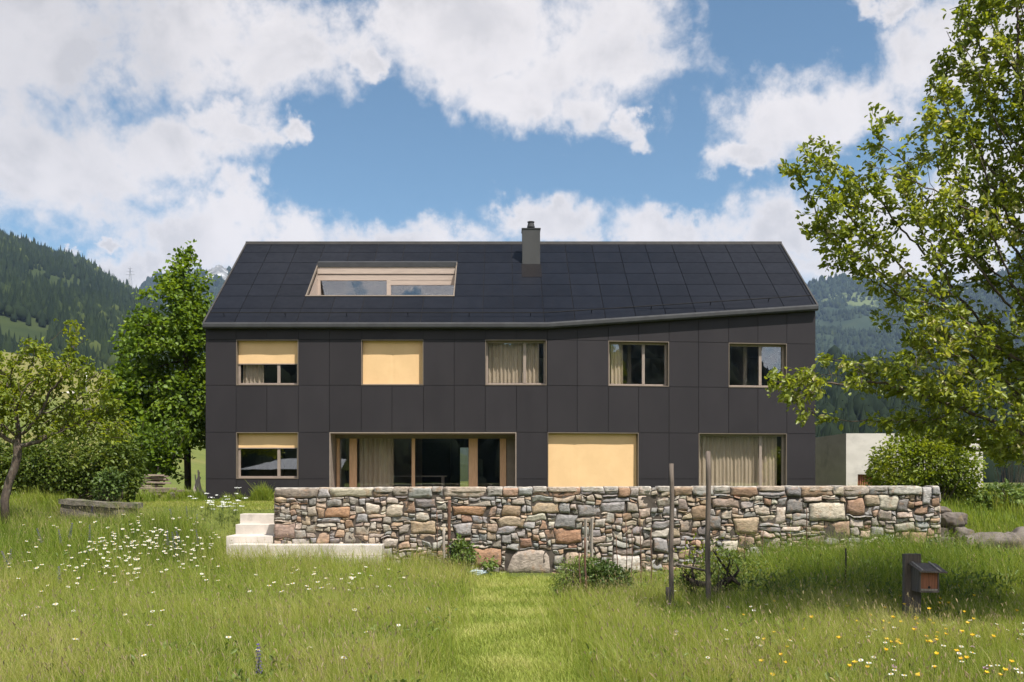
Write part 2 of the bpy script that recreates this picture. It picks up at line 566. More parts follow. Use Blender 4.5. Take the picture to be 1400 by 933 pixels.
M['grass'] = foliage('meadow_grass', [(0.0, (0.085, 0.140, 0.019)), (0.35, (0.200, 0.275, 0.036)), (0.65, (0.325, 0.365, 0.064)), (1.0, (0.54, 0.46, 0.22))],
                     transl=0.48, gloss=0.2, rough=0.6)
M['mown'] = foliage('mown_grass', [(0.0, (0.16, 0.22, 0.034)), (0.5, (0.33, 0.385, 0.075)), (1.0, (0.55, 0.53, 0.20))], transl=0.4, gloss=0.2, rough=0.6)
M['seed'] = foliage('grass_seed', [(0.0, (0.36, 0.30, 0.16)), (1.0, (0.54, 0.44, 0.27))], transl=0.5, gloss=0.1, rough=0.8)
M['appleleaf'] = foliage('apple_leaf', [(0.0, (0.090, 0.130, 0.018)), (0.5, (0.225, 0.275, 0.036)), (0.85, (0.35, 0.385, 0.065)), (1.0, (0.50, 0.44, 0.24))],
                         transl=0.5, gloss=0.5, rough=0.4)
M['mapleleaf'] = foliage('maple_leaf', [(0.0, (0.075, 0.125, 0.016)), (0.6, (0.155, 0.24, 0.028)), (1.0, (0.25, 0.33, 0.045))], transl=0.46, gloss=0.3)
M['hedgeleaf'] = foliage('hedge_leaf', [(0.0, (0.060, 0.095, 0.016)), (0.6, (0.130, 0.180, 0.030)), (1.0, (0.23, 0.25, 0.050))], transl=0.4, gloss=0.3)
M['limeleaf'] = foliage('lime_leaf', [(0.0, (0.085, 0.125, 0.016)), (0.6, (0.215, 0.27, 0.030)), (1.0, (0.37, 0.39, 0.055))], transl=0.45, gloss=0.3)
M['vineleaf'] = foliage('garden_leaf', [(0.0, (0.065, 0.105, 0.026)), (0.6, (0.135, 0.195, 0.042)), (1.0, (0.23, 0.29, 0.065))], transl=0.3, gloss=0.3)
M['conifer'] = foliage('conifer_needles', [(0.0, (0.009, 0.016, 0.007)), (0.55, (0.019, 0.029, 0.010)), (0.8, (0.045, 0.060, 0.016)), (1.0, (0.085, 0.10, 0.028))],
                       transl=0.1, gloss=0.1, rough=0.9)
M['petal'] = foliage('white_petal', [(0.0, (0.70, 0.70, 0.66)), (1.0, (0.82, 0.82, 0.80))], transl=0.3, gloss=0.2)
M['yellow'] = foliage('yellow_petal', [(0.0, (0.70, 0.42, 0.02)), (1.0, (0.80, 0.55, 0.04))], transl=0.25, gloss=0.2)
M['purple'] = foliage('violet_petal', [(0.0, (0.09, 0.06, 0.22)), (1.0, (0.14, 0.09, 0.30))], transl=0.25, gloss=0.2)
M['pink'] = foliage('pink_petal', [(0.0, (0.42, 0.25, 0.36)), (1.0, (0.52, 0.34, 0.45))], transl=0.25, gloss=0.2)
M['stem'] = foliage('flower_stem', [(0.0, (0.06, 0.10, 0.02)), (1.0, (0.08, 0.12, 0.025))], transl=0.2, gloss=0.2)


# ------------------------------------------------------------------ terrain
def sst(a, b, t):
    u = np.clip((np.asarray(t, dtype=float) - a) / (b - a), 0, 1)
    return u * u * (3 - 2 * u)


def ground_z(x, y):
    x = np.asarray(x, dtype=float)
    y = np.asarray(y, dtype=float)
    zm = -0.12 * sst(12, 23, y) + 0.5 * sst(2, 11, x) * sst(13, 23, y) + 0.2 * sst(-1, -5, x) * sst(15, 23, y)
    zm = zm + 1.02 * sst(14.5, 24.8, y) * sst(-6.5, -8.6, x) + 0.25 * sst(-10, -16, x) * sst(14, 24, y)
    zt = 1.40 + 0.10 * sst(24.5, 29, y)
    left = sst(-6.80, -6.95, x)
    stepz = sst(-5.62, -5.68, x) * (1 - left)
    right = sst(10.85, 11.4, x)
    y0 = 23.86 + 1.2 * stepz + 1.55 * left + 1.6 * right
    wd = 0.08 + 0.05 * stepz + 0.75 * left + 2.0 * right
    u = np.clip((y - (y0 - wd)) / (2 * wd), 0, 1)
    T = u * u * (3 - 2 * u)
    z = zm * (1 - T) + zt * T
    far = sst(45, 120, np.hypot(x, y))
    z = z * (1 - far) + 0.9 * far
    z = z - 0.5 * sst(13, 19, x) * sst(28, 45, y) * (1 - far)
    z = z + 0.03 * np.sin(x * 1.7 + 0.6 * np.sin(y * 1.1)) * np.sin(y * 1.3 + 1.0) * (1 - T)
    return z


def pxg(px, py, h=0.0):
    """point on the ground (raised by h) seen at that place of the photograph"""
    k, m = (px - CX) / FPX, (HY - py) / FPX
    Y = 6.0
    while Y < 200:
        if EYE + m * Y <= float(ground_z(k * Y, Y)) + h:
            break
        Y += 0.05
    return k * Y, Y, float(ground_z(k * Y, Y))


def at(px, py, Y):
    return Vector(((px - CX) / FPX * Y, Y, EYE + (HY - py) / FPX * Y))


def axis(lo, hi, step, far, n):
    a = np.arange(lo, hi + 1e-6, step)
    g = np.geomspace(step * 2, far - hi, n)
    g2 = np.geomspace(step * 2, far + lo, n)
    return np.concatenate([(lo - g2)[::-1], a, hi + g])


gx = axis(-14, 14, 0.16, 6000, 46)
gx = np.unique(np.concatenate([gx, [-6.95, -6.80, -5.68, -5.62]]))
gy = axis(8, 30, 0.16, 6000, 46)
gy = np.unique(np.concatenate([gy, [23.70, 23.78, 23.86, 23.94]]))
GX, GY = np.meshgrid(gx, gy)
GZ = ground_z(GX, GY)
nx, ny = len(gx), len(gy)
idx = np.arange(nx * ny).reshape(ny, nx)
quads = np.stack([idx[:-1, :-1], idx[:-1, 1:], idx[1:, 1:], idx[1:, :-1]], -1).reshape(-1, 4)
gme = np_mesh('ground', np.stack([GX, GY, GZ], -1).reshape(-1, 3), quads, mat=M['ground'], smooth=True)
tag(link('ground', gme), kind='structure')


# ---- hills: height fields from a foot to a ridge
def fbm(x, y, oct=4, seed=0.0):
    return mn.fractal(Vector((x, y, seed)), 1.0, 2.0, oct)


def hill(name, ridge, y_foot, y_ridge, py_foot, mat, amp, bump_scale, cols=160, rows=60, curve=1.0, sign=1, back=1.25):
    """ridge: list of (px, py) of the skyline; returns a sampler giving points on the slope"""
    rx = [r[0] for r in ridge]
    rp = [r[1] for r in ridge]
    pxs = np.linspace(rx[0], rx[-1], cols)
    pys = np.interp(pxs, rx, rp)

    def point(px, v):
        py = np.interp(px, rx, rp)
        yf = np.interp(px, rx, np.interp(rx, rx, [y_foot] * len(rx)))
        Y = yf + (y_ridge - yf) * v
        zr = EYE + (HY - py) / FPX * y_ridge
        zf = py_foot
        vv = min(v, 1.0)
        z = zf + (zr - zf) * (vv ** curve)
        if v > 1:
            z -= (v - 1) * (zr - zf) * 1.4
        X = (px - CX) / FPX * Y
        env = min(1.0, vv * 4) * (1.0 if v <= 1 else max(0.0, 1 - (v - 1) * 2))
        z += amp * env * fbm(X / bump_scale, Y / bump_scale, 4, 3.1)
        return X, Y * sign, z

    vs = np.linspace(0, back, rows)
    V = np.array([point(px, v) for v in vs for px in pxs])
    idx = np.arange(rows * cols).reshape(rows, cols)
    q = np.stack([idx[:-1, :-1], idx[:-1, 1:], idx[1:, 1:], idx[1:, :-1]], -1).reshape(-1, 4)
    if sign < 0:
        q = q[:, ::-1]
    me = np_mesh(name, V, q, mat=mat, smooth=True)
    o = tag(link(name, me), kind='structure')
    return o, point


hill_m, pt_meadow = hill('meadow_hill', [(-700, 380), (-300, 430), (0, 481), (60, 491), (145, 512), (230, 545), (330, 590), (460, 640)], 60, 260, -0.6, M['hillmeadow'], 1.2, 40, 120, 50, 1.1)
hill_l, pt_left = hill('forest_hill', [(-900, 120), (-500, 190), (-200, 255), (0, 322), (60, 344), (120, 370), (185, 405), (240, 438), (320, 480), (480, 560), (640, 625)],
                       420, 1900, -3.0, M['hillforest'], 26, 260, 200, 80, 0.95)
hill_p, pt_peak = hill('mountain_peak', [(60, 470), (150, 425), (185, 402), (215, 380), (262, 374), (285, 372), (300, 366), (312, 374), (345, 392), (450, 440), (620, 520), (760, 600)],
                       2000, 4200, -3.0, M['rockpeak'], 40, 500, 120, 50, 1.0)
hill_r, pt_right = hill('mountain_ridge', [(820, 600), (900, 520), (1000, 450), (1080, 410), (1112, 394), (1140, 390), (1180, 393), (1235, 400), (1300, 396), (1360, 372), (1420, 335), (1560, 330), (1800, 345)],
                        1500, 3600, -3.0, M['mountain'], 55, 420, 160, 60, 1.0)
hill_f, pt_front = hill('wooded_slope', [(860, 640), (980, 590), (1080, 530), (1140, 500), (1220, 505), (1320, 520), (1420, 500), (1600, 470), (1900, 440)],
                        330, 900, -3.0, M['hillforest'], 10, 150, 110, 40, 1.0)
# the other side of the valley, behind the camera; it shows in the window panes
hill_b, pt_back = hill('valley_side', [(-2200, 420), (-1200, 470), (-400, 540), (0, 480), (300, 500), (480, 470), (620, 465), (700, 480), (1000, 500), (1120, 550), (1170, 510), (1220, 455), (1350, 425), (1400, 450), (1450, 510), (1520, 500), (1700, 450), (2600, 430)],
                       220, 700, -3.0, M['hillforest'], 20, 90, 200, 40, 1.0, sign=-1)

# bare rock with snow on the distant summit
V, F = [], []
rs = []
for i in range(19):
    px = 279 + i * 1.9
    for j in range(6):
        X, Y, z = pt_peak(px, 0.86 + j * 0.03)
        V.append((X, Y - 6, z + 9 + 16 * max(0, mn.noise(Vector((px * .35, j * .7, 4)))) * (1 if 0 < i < 18 else 0)))
for i in range(18):
    for j in range(5):
        F.append((i * 6 + j, (i + 1) * 6 + j, (i + 1) * 6 + j + 1, i * 6 + j + 1))
tag(link('rocky_summit', np_mesh('rocky_summit', V, F, mat=M['snowrock'])), kind='structure')


def conifers(name, pts, label_unused=None, mat=None):
    """one mesh of many ragged tree shapes: (x, y, z, height, width, tone, broad)"""
    VV, QQ, TT = [], [], []
    N = 7
    base = 0
    for (x, y, z, h, wd, tn, broad) in pts:
        ph = random.random() * 6.28
        prof = ([(0.10, .55), (0.30, .95), (0.55, 1.0), (0.80, .68), (1.0, .10)] if broad else
                [(0.04, .85), (0.30, 1.0), (0.32, .68), (0.62, .66), (0.64, .40), (1.0, .03)])
        ring = []
        for (zz, rr) in prof:
            ang = ph + np.arange(N) * 2 * PI / N
            r = wd * rr * (0.72 + 0.56 * rng.random(N))
            zj = z + h * zz + (rng.random(N) - .5) * h * 0.07
            ring.append(np.stack([x + r * np.cos(ang), y + r * np.sin(ang), zj], -1))
        VV.append(np.concatenate(ring))
        m = len(prof)
        k = np.arange(N)
        for i in range(m - 1):
            QQ.append(np.stack([base + i * N + k, base + i * N + (k + 1) % N, base + (i + 1) * N + (k + 1) % N, base + (i + 1) * N + k], -1))
        TT.append(np.clip(tn + (rng.random(m * N) - .5) * 0.3, 0, 1))
        base += m * N
    me = np_mesh(name, np.concatenate(VV), np.concatenate(QQ), mat=mat or M['conifer'], tone=np.concatenate(TT))
    return tag(link(name, me), kind='stuff')


pts = []
while len(pts) < 26000:
    px = random.uniform(-760, 470)
    v = random.random() ** 0.75 * 1.03
    X, Y, z = pt_left(px, v)
    ys = HY - (z - EYE) / Y * FPX
    # the clearings seen on the slope
    if 440 + 12 * mn.noise(Vector((px * .03, 1, 0))) < ys < 482 and px < 62 + 40 * mn.noise(Vector((ys * .1, 2, 0))):
        continue
    if abs(px - 52 - (ys - 378) * 0.4) < 12 and 362 < ys < 392 and random.random() < .8:
        continue
    d = fbm(X / 160, Y / 160, 3, 8.0)
    if d < -0.55 and random.random() < 0.8:
        continue
    broad = random.random() < (0.08 + 0.4 * max(0, d) + (0.18 if ys > 430 else 0))
    h = random.triangular(7, 27, 14) * (0.65 if broad else 1)
    tn = (random.uniform(0.35, 0.85) if broad else random.uniform(0.0, 0.55)) + 0.32 * d
    pts.append((X, Y, z - 1, h, (h * 0.36 if broad else h * random.uniform(.14, .2)), tn, broad))
conifers('hillside_forest', pts)
pts = []
while len(pts) < 13500:
    px = random.uniform(1060, 1790)
    v = random.random() ** 0.7 * 1.02
    X, Y, z = pt_right(px, v)
    ys = HY - (z - EYE) / Y * FPX
    if 415 < ys < 455 and fbm(px / 55, ys / 20, 3, 1.0) > 0.02:
        continue
    h = random.uniform(15, 25)
    broad = random.random() < .2
    pts.append((X, Y, z - 2, h, h * (.36 if broad else .22), random.uniform(0, .6), broad))
conifers('mountain_forest', pts)
pts = []
while len(pts) < 2600:
    px = random.uniform(130, 420)
    v = random.random() ** 0.6
    X, Y, z = pt_peak(px, v)
    if 283 < px < 312 and v > .86:
        continue
    h = random.uniform(22, 36)
    pts.append((X, Y, z - 2, h, h * .3, random.uniform(0, .5), random.random() < .3))
conifers('peak_forest', pts)
pts = []
while len(pts) < 7400:
    px = random.uniform(1000, 1880)
    v = random.random()
    X, Y, z = pt_front(px, v)
    h = random.uniform(9, 19)
    broad = random.random() < .15
    pts.append((X, Y, z - 1, h, h * (.33 if broad else .19), random.uniform(0, .28), broad))
conifers('slope_forest', pts)
pts = []
while len(pts) < 3500:
    px = random.uniform(-700, 2000)
    v = random.random()
    X, Y, z = pt_back(px, v)
    h = random.uniform(12, 24)
    broad = random.random() < .4
    pts.append((X, Y, z - 1, h, h * (.4 if broad else .22), random.uniform(0, .6), broad))
conifers('valley_forest', pts)

# haze: one closed box of thin even air round the scene
hz, t, out = new_mat('haze_air')
pv = t.new('ShaderNodeVolumePrincipled')
pv.inputs['Color'].default_value = (0.52, 0.70, 1.0, 1)
pv.inputs['Density'].default_value = 0.00006
pv.inputs['Anisotropy'].default_value = 0.0
t.l.new(pv.outputs[0], out.inputs['Volume'])
mb = MB()
mb.box(-6200, 6200, -6200, 6200, -4.5, 960)
tag(mb.build('haze', hz), kind='stuff')

# ------------------------------------------------------------------ the house
YF = 30.0                       # facade plane of the left half
KX, RX, RY = 1.44, 10.14, 31.0    # fold of the facade, far right corner
LX = -9.22
ex = Vector((RX - KX, RY - YF, 0)).normalized()
nn = Vector((-ex.y, ex.x, 0))
SEG2 = (Vector((RX, RY, 0)) - Vector((KX, YF, 0))).length
ROOF_T = 0.736
EAVE_Z = 7.10


def F1(s, d, z):
    return (s, YF + d, z)


def F2(s, d, z):
    return (KX + ex.x * s + nn.x * d, YF + ex.y * s + nn.y * d, z)


def s1(px):
    return (px - CX) / FPX * YF


def s2(px):
    k = (px - CX) / FPX
    return (YF * k - KX) / (ex.x - k * ex.y)


house = thing('house', 'long dark grey house with black roof and yellow blinds above the stone wall', 'house', (0, 35, 1.5))
ZL = [1.40, 2.20, 3.655, 5.12, 6.545]
XL1 = [LX] + [s1(p) for p in (323, 365, 408, 450.5, 494, 536, 579, 621, 663.5, 706)] + [KX]
XL2 = [0] + [s2(p) for p in (789, 831.5, 873, 914.5, 955, 996, 1036, 1075.5)] + [SEG2]
OPEN1 = [(s1(323), s1(408), 5.12, 6.545), (s1(494), s1(579), 5.12, 6.545), (s1(663.5), KX, 5.12, 6.545),
         (s1(323), s1(408), 2.2, 3.655), (s1(450.5), s1(706), 1.4, 3.655)]
OPEN1[2] = (s1(663.5), s1(747.3), 5.12, 6.545)
OPEN2 = [(s2(831.5), s2(914.5), 5.12, 6.545), (s2(996), s2(1075.5), 5.12, 6.545), (0.012, s2(873), 1.4, 3.655), (s2(955), s2(1075.5), 1.4, 3.655)]


def inside(c, ops):
    return any(o[0] - 1e-3 < c[0] < o[1] + 1e-3 and o[2] - 1e-3 < c[1] < o[3] + 1e-3 for o in ops)


def eave2(s):                    # underside of the gutter over the right half
    return 6.94 + ROOF_T * (ex.y * s)


panels, back = MB(), MB()
for (XL, F, ops, sl) in ((XL1, F1, OPEN1, False), (XL2, F2, OPEN2, True)):
    for i in range(len(XL) - 1):
        a, b = XL[i], XL[i + 1]
        for j in range(5):
            z0 = ZL[j]
            za = ZL[j + 1] if j < 4 else (eave2(a) if sl else 6.94)
            zb = ZL[j + 1] if j < 4 else (eave2(b) if sl else 6.94)
            if inside(((a + b) / 2, (z0 + ZL[min(j + 1, 4)]) / 2 if j < 4 else 99), ops):
                continue
            g = 0.0065
            tn = random.uniform(0.25, 0.75)
            p = [F(a + g, -0.016, z0 + g), F(b - g, -0.016, z0 + g), F(b - g, 0.0, z0 + g), F(a + g, 0.0, z0 + g),
                 F(a + g, -0.016, za - g), F(b - g, -0.016, zb - g), F(b - g, 0.0, zb - g), F(a + g, 0.0, za - g)]
            panels.hexa(p, tn)
            p = [F(a, 0.003, z0), F(b, 0.003, z0), F(b, 0.30, z0), F(a, 0.30, z0), F(a, 0.003, za), F(b, 0.003, zb), F(b, 0.30, zb), F(a, 0.30, za)]
            back.hexa(p)
wallo = panels.build('facade_panels', M['facade'], house)
back.build('facade_wall', M['joint'], house)
# gable walls and rear wall
gb = MB()
for (x0, x1, yfr) in ((LX - 0.0, LX + 0.25, YF + 0.302), (RX - 0.25, RX, RY + 0.33)):
    zf = EAVE_Z + ROOF_T * (yfr - YF) - 0.06
    zr = EAVE_Z + ROOF_T * 5 - 0.10
    poly = [(yfr, 1.3), (40.0, 1.3), (40.0, EAVE_Z - 0.08), (35.0, zr), (yfr, zf)]
    vs = [(x0, y, z) for y, z in poly] + [(x1, y, z) for y, z in poly]
    n = len(poly)
    gb.add(vs, [tuple(range(n)), tuple(range(2 * n - 1, n - 1, -1))] + [(i, n + i, n + (i + 1) % n, (i + 1) % n) for i in range(n)])
for (a, b, z0, z1) in ((LX + .25, -1.70, 1.3, 7.0), (-1.34, RX - .25, 1.3, 7.0), (-1.70, -1.34, 3.5, 7.0), (-1.70, -1.34, 1.3, 1.56)):
    gb.box(a, b, 39.7, 40.0, z0, z1)
gb.build('rear_wall', M['facade'], house)
# interior: floors, ceilings, partitions
it = MB()
it.box(LX + .26, RX - .26, 31.45, 39.69, 1.40, 1.55)
it.box(LX + .26, KX, 30.31, 31.45, 1.40, 1.545)
it.build('floor', M['parquet'], house)
it = MB()
it.box(LX + .26, RX - .26, 31.45, 39.69, 3.95, 4.3)
it.box(LX + .26, KX, 30.31, 31.45, 3.95, 4.3)
it.box(KX, RX - .3, 31.42, 31.46, 3.7, 4.9)
it.box(LX + .26, RX - .26, 31.45, 39.69, 6.75, 6.9)
it.box(LX + .26, KX, 30.31, 31.45, 6.75, 6.85)
for x in (-6.0, 0.95, 5.9):
    it.box(x - .06, x + .06, 31.5, 39.6, 1.55, 3.95)
for x in (-6.6, -3.0, 0.0, 4.2, 8.0):
    it.box(x - .06, x + .06, 31.5, 39.6, 4.3, 6.75)
it.box(LX + .3, RX - .3, 36.2, 36.3, 4.3, 6.75)
it.box(-5.9, -3.0, 36.5, 36.6, 1.55, 3.95)
it.build('interior_wall', M['plaster'], house)
for bx3 in ((-3.4, -1.95, 37.0, 37.6, 1.55, 3.6), (-1.05, 0.6, 35.0, 35.6, 1.55, 3.94)):
    it = MB()
    it.box(*bx3)
    it.build('dark_cabinet', M['joint'], house)


def bars(F, a, b, z0, z1, d0, d1, w_, mb, mull=None, wm=0.09, bottom=True):
    """a rectangular frame of bars, with vertical mullions"""
    mb.box(a, a + w_, d0, d1, z0, z1, T=F)
    mb.box(b - w_, b, d0, d1, z0, z1, T=F)
    mb.box(a + w_, b - w_, d0, d1, z1 - w_, z1, T=F)
    mb.box(a + w_, b - w_, d0, d1, z0, z0 + w_, T=F)
    for m in mull or []:
        mb.box(m - wm / 2, m + wm / 2, d0 - .004, d1 + .004, z0 + w_, z1 - w_, T=F)


def curtain(F, a, b, z0, z1, d, parent, wl=0.13, amp=0.035):
    n = max(12, int((b - a) / 0.018))
    V, Q = [], []
    ph = random.random() * 6
    rowsz = [0, .3, .7, 1]
    for j, tz in enumerate(rowsz):
        for i in range(n + 1):
            s = a + (b - a) * i / n
            w_ = amp * (math.sin(2 * PI * s / wl + ph + 1.3 * math.sin(s * 3)) + 0.35 * math.sin(s * 31 + ph)) * (0.75 + .25 * tz)
            V.append(F(s + 0.01 * math.sin(s * 40 + tz), d + w_, z1 + (z0 - z1) * tz))
    for j in range(len(rowsz) - 1):
        for i in range(n):
            k = j * (n + 1) + i
            Q.append((k, k + 1, k + n + 2, k + n + 1))
    return link('curtain', np_mesh('curtain', V, Q, mat=M['curtain'], smooth=True), parent)


def blind(F, a, b, z0, z1, parent, seams=()):
    mb = MB()
    n = 40
    rows = 10
    V, Q = [], []
    d = 0.15
    for side in (0, 1):
        for j in range(rows + 1):
            for i in range(n + 1):
                s = a + (b - a) * i / n
                z = z1 + (z0 - z1) * j / rows
                bulge = 0.004 * math.sin(s * 5 + z * 3) + 0.004 * mn.noise(Vector((s * 2.2, z * 2.5, 3)))
                for sx in seams:
                    bulge += 0.010 * math.exp(-((s - sx) / 0.02) ** 2)
                V.append(F(s, d + bulge + 0.006 * side, z))
    off = (rows + 1) * (n + 1)
    for side in (0, 1):
        for j in range(rows):
            for i in range(n):
                k = side * off + j * (n + 1) + i
                f = (k, k + 1, k + n + 2, k + n + 1)
                Q.append(f if side == 0 else f[::-1])
    o = link('blind', np_mesh('blind', V, Q, mat=M['blind'], smooth=True), parent)
    mb.box(a, b, d - .010, d + .020, z0 - .030, z0, T=F)
    mb.build('blind_bar', M['sash'], parent)
    return o


def window(F, op, mull, blind_z=None, curtains=(), depth=0.24, lab=None, seams=(), z_low=None):
    a, b, z0, z1 = op
    z0 = z_low or z0
    mb = MB()
    w_, pr = 0.022, 0.020
    mb.box(a, a + w_, -pr, depth, z0, z1, T=F)
    mb.box(b - w_, b, -pr, depth, z0, z1, T=F)
    mb.box(a + w_, b - w_, -pr, depth, z1 - w_, z1, T=F)
    mb.box(a + w_, b - w_, -pr - .01, depth, z0, z0 + w_, T=F)
    win = mb.build('window', M['bronze'], house)
    if lab:
        win['label'] = lab
    mb = MB()
    a1, b1, z01, z11 = a + w_ + .002, b - w_ - .002, z0 + w_ + .002, z1 - w_ - .002
    bars(F, a1, b1, z01, z11, 0.165, 0.235, 0.062, mb, mull)
    mb.build('frame', M['sash'], win, bevel=0.004)
    mb = MB()
    mb.box(a1 + .06, b1 - .06, 0.198, 0.2, z01 + .06, z11 - .06, T=F)
    mb.build('pane', M['glass'], win)
    if blind_z is not None:
        blind(F, a1 + .006, b1 - .006, max(blind_z, z01 + .03), z11 - .002, win, seams)
    for (ca, cb) in curtains:
        curtain(F, ca, cb, z01 + .02, z11, 0.36, win)
    return win


window(F1, OPEN1[0], [s1(379.5)], 2.2 + (655 - 496.5) / 43.8, [(s1(328), s1(357))], lab='upper window with its yellow blind half lowered')
window(F1, OPEN1[1], [s1(540)], 5.16, lab='upper window with its yellow blind fully lowered', seams=(s1(536),))
window(F1, OPEN1[2], [s1(717.5)], None, [(s1(668), s1(738))], lab='upper window filled by pale curtains')
window(F1, OPEN1[3], [s1(379.5)], 2.2 + (655 - 612) / 43.8, lab='lower window with yellow blind barely lowered')
window(F2, OPEN2[0], [s2(881.5)], None, [(s2(837), s2(855))], lab='upper window with one narrow curtain')
window(F2, OPEN2[1], [s2(1042)], None, [], lab='upper window without blind or curtain')
window(F2, OPEN2[2], [s2(812)], 1.68, lab='wide lower window with its yellow blind fully lowered', seams=(s2(786), s2(834)), z_low=1.62)
window(F2, OPEN2[3], [s2(1042.5)], None, [(s2(960), s2(1068))], lab='wide lower window with pale curtains behind', z_low=1.62)
# the deep-set living room glazing
a, b, z0, z1 = OPEN1[4]
z0 = 1.58
DP = 1.0
mb = MB()
mb.box(a, a + .03, -.022, DP + .1, z0, z1, T=F1)
mb.box(b - .03, b, -.022, DP + .1, z0, z1, T=F1)
mb.box(a + .03, b - .03, -.022, DP + .1, z1 - .03, z1, T=F1)
mb.box(a + .03, b - .03, -.022, DP + .1, z0 - .06, z0, T=F1)
gz = mb.build('window', M['sash'], house)
gz['label'] = 'deep-set glazing with larch posts beside the terrace'
ks = (YF + DP) / FPX


def sd(px):
    return (px - CX) * ks


mb = MB()
zt_ = z1 - 0.035
for (p0, p1) in ((460.5, 464.5), (478, 488), (563, 567.5), (641, 653), (683.5, 692)):
    mb.box(sd(p0), sd(p1), DP - 0.06, DP + 0.07, z0, zt_ - .12, T=F1)
mb.box(sd(464.6), sd(683.4), DP - .02, DP + .05, z0 - .001, z0 + .018, T=F1)
mb.build('frame', M['larch'], gz, bevel=0.003)
mb = MB()
mb.box(a + .032, b - .032, DP - .10, DP + .07, zt_ - .118, zt_, T=F1)
mb.box(sd(692.5), b - .032, DP - .02, DP + .06, z0, zt_ - .12, T=F1)
mb.build('cover_panel', M['bronze'], gz)
mb = MB()
edges = [464.5, 478, 488, 563, 567.5, 641, 653, 683.5]
for i in range(0, 8, 2):
    mb.box(sd(edges[i]) + .004, sd(edges[i + 1]) - .004, DP, DP + .003, z0 + .02, zt_ - .125, T=F1)
mb.build('pane', M['glass'], gz)
curtain(F1, sd(489), sd(537), z0, zt_, DP + .30, gz, wl=0.17, amp=.05)

# ---- roof
rn = Vector((0, -ROOF_T, 1)).normalized()


def R(x, t_, off=0.0):
    return (x, YF + t_ + rn.y * off, EAVE_Z + ROOF_T * t_ + rn.z * off)


def te(x):
    return -0.10 if x <= KX else -0.10 + (x - KX) * (ex.y / ex.x)


def clip_poly(poly):
    """keep the part of a convex polygon (x, t) above the eave of the folded right half"""
    def f(p):
        return p[1] - (-0.10 + (p[0] - KX) * (ex.y / ex.x))
    out_ = []
    for i in range(len(poly)):
        p, q_ = poly[i], poly[(i + 1) % len(poly)]
        fp, fq = f(p), f(q_)
        if fp >= 0:
            out_.append(p)
        if (fp >= 0) != (fq >= 0):
            k = fp / (fp - fq)
            out_.append((p[0] + (q_[0] - p[0]) * k, p[1] + (q_[1] - p[1]) * k))
    return out_


CW, RW = 0.965, 5.0 / 7
XC0 = -0.58
cols_ = [XC0 + CW * k for k in range(-12, 13)]
cols_ = [LX] + [c for c in cols_ if LX + .1 < c < RX - .1] + [RX]
cols_ = sorted(cols_ + [KX]) if False else cols_
HX0, HX1, HT0, HT1 = XC0 - 6 * CW, XC0 - CW, 2 * RW, 5 * RW
slates, under = MB(), MB()


def prism(mb, poly, o0, o1, tn=0.5):
    n = len(poly)
    vs = [R(x, t_, o0) for x, t_ in poly] + [R(x, t_, o1) for x, t_ in poly]
    mb.add(vs, [tuple(range(n - 1, -1, -1)), tuple(range(n, 2 * n))] + [(i, (i + 1) % n, n + (i + 1) % n, n + i) for i in range(n)], tn)


def shrink(poly, g):
    c = Vector((sum(p[0] for p in poly) / len(poly), sum(p[1] for p in poly) / len(poly)))
    xs = [p[0] for p in poly]
    ts = [p[1] for p in poly]
    wx, wt = max(xs) - min(xs), max(ts) - min(ts)
    kx, kt = max(0.1, 1 - 2 * g / max(wx, .01)), max(0.1, 1 - 2 * g / max(wt, .01))
    return [(c.x + (p[0] - c.x) * kx, c.y + (p[1] - c.y) * kt) for p in poly]


for i in range(len(cols_) - 1):
    a, b = cols_[i], cols_[i + 1]
    for j in range(7):
        t0, t1 = (RW * j if j else -0.10), RW * (j + 1)
        if HX0 - .01 < (a + b) / 2 < HX1 + .01 and HT0 - .01 < (t0 + t1) / 2 < HT1 + .01:
            continue
        poly = [(a, t0), (b, t0), (b, t1), (a, t1)]
        if b > KX:
            if a < KX:
                pieces = [[(a, t0), (KX, t0), (KX, t1), (a, t1)], clip_poly([(KX, t0), (b, t0), (b, t1), (KX, t1)])]
                merged = [(a, t0), (KX, t0)] + [p for p in pieces[1] if p[0] > KX + 1e-4] + [(a, t1)]
                poly = merged
            else:
                poly = clip_poly(poly)
        if len(poly) < 3:
            continue
        prism(under, poly, -0.16, 0.0)
        # slightly different colour tone for each sheet
        prism(slates, shrink(poly, 0.010), 0.004, 0.03, random.uniform(0.2, 0.8))
roof = slates.build('roof', M['solar'], house)
under.build('roof_underlay', M['joint'], roof)
mb = MB()
vs = [(LX, 35.0, EAVE_Z + ROOF_T * 5), (RX, 35.0, EAVE_Z + ROOF_T * 5), (RX, 40.1, EAVE_Z - .07), (LX, 40.1, EAVE_Z - .07)]
vs2 = [(x, y, z - .16) for x, y, z in vs]
mb.hexa(vs2 + vs)
mb.build('rear_roof', M['solar'], house)
# gutter along the folded eave
mb = MB()


def gut(x):
    t_ = te(x)
    return Vector(R(x, t_, 0.0))


pts_ = [gut(LX - .03), gut(KX), gut(RX + .03)]
prof = [(0.02, 0.035), (-0.10, 0.03), (-0.125, -0.02), (-0.125, -0.11), (-0.10, -0.15), (0.02, -0.16)]
vs, fs = [], []
for p in pts_:
    for (py_, pz_) in prof:
        vs.append((p.x, p.y + py_, p.z + pz_))
m = len(prof)
for i in range(2):
    for k in range(m - 1):
        fs.append((i * m + k, (i + 1) * m + k, (i + 1) * m + k + 1, i * m + k + 1))
fs += [tuple(range(m)), tuple(range(3 * m - 1, 2 * m - 1, -1))]
mb.add(vs, fs)
mb.build('gutter', M['zinc'], house)
mb = MB()


def guard(x):
    return Vector(R(x, te(x) + 0.36, 0.16))


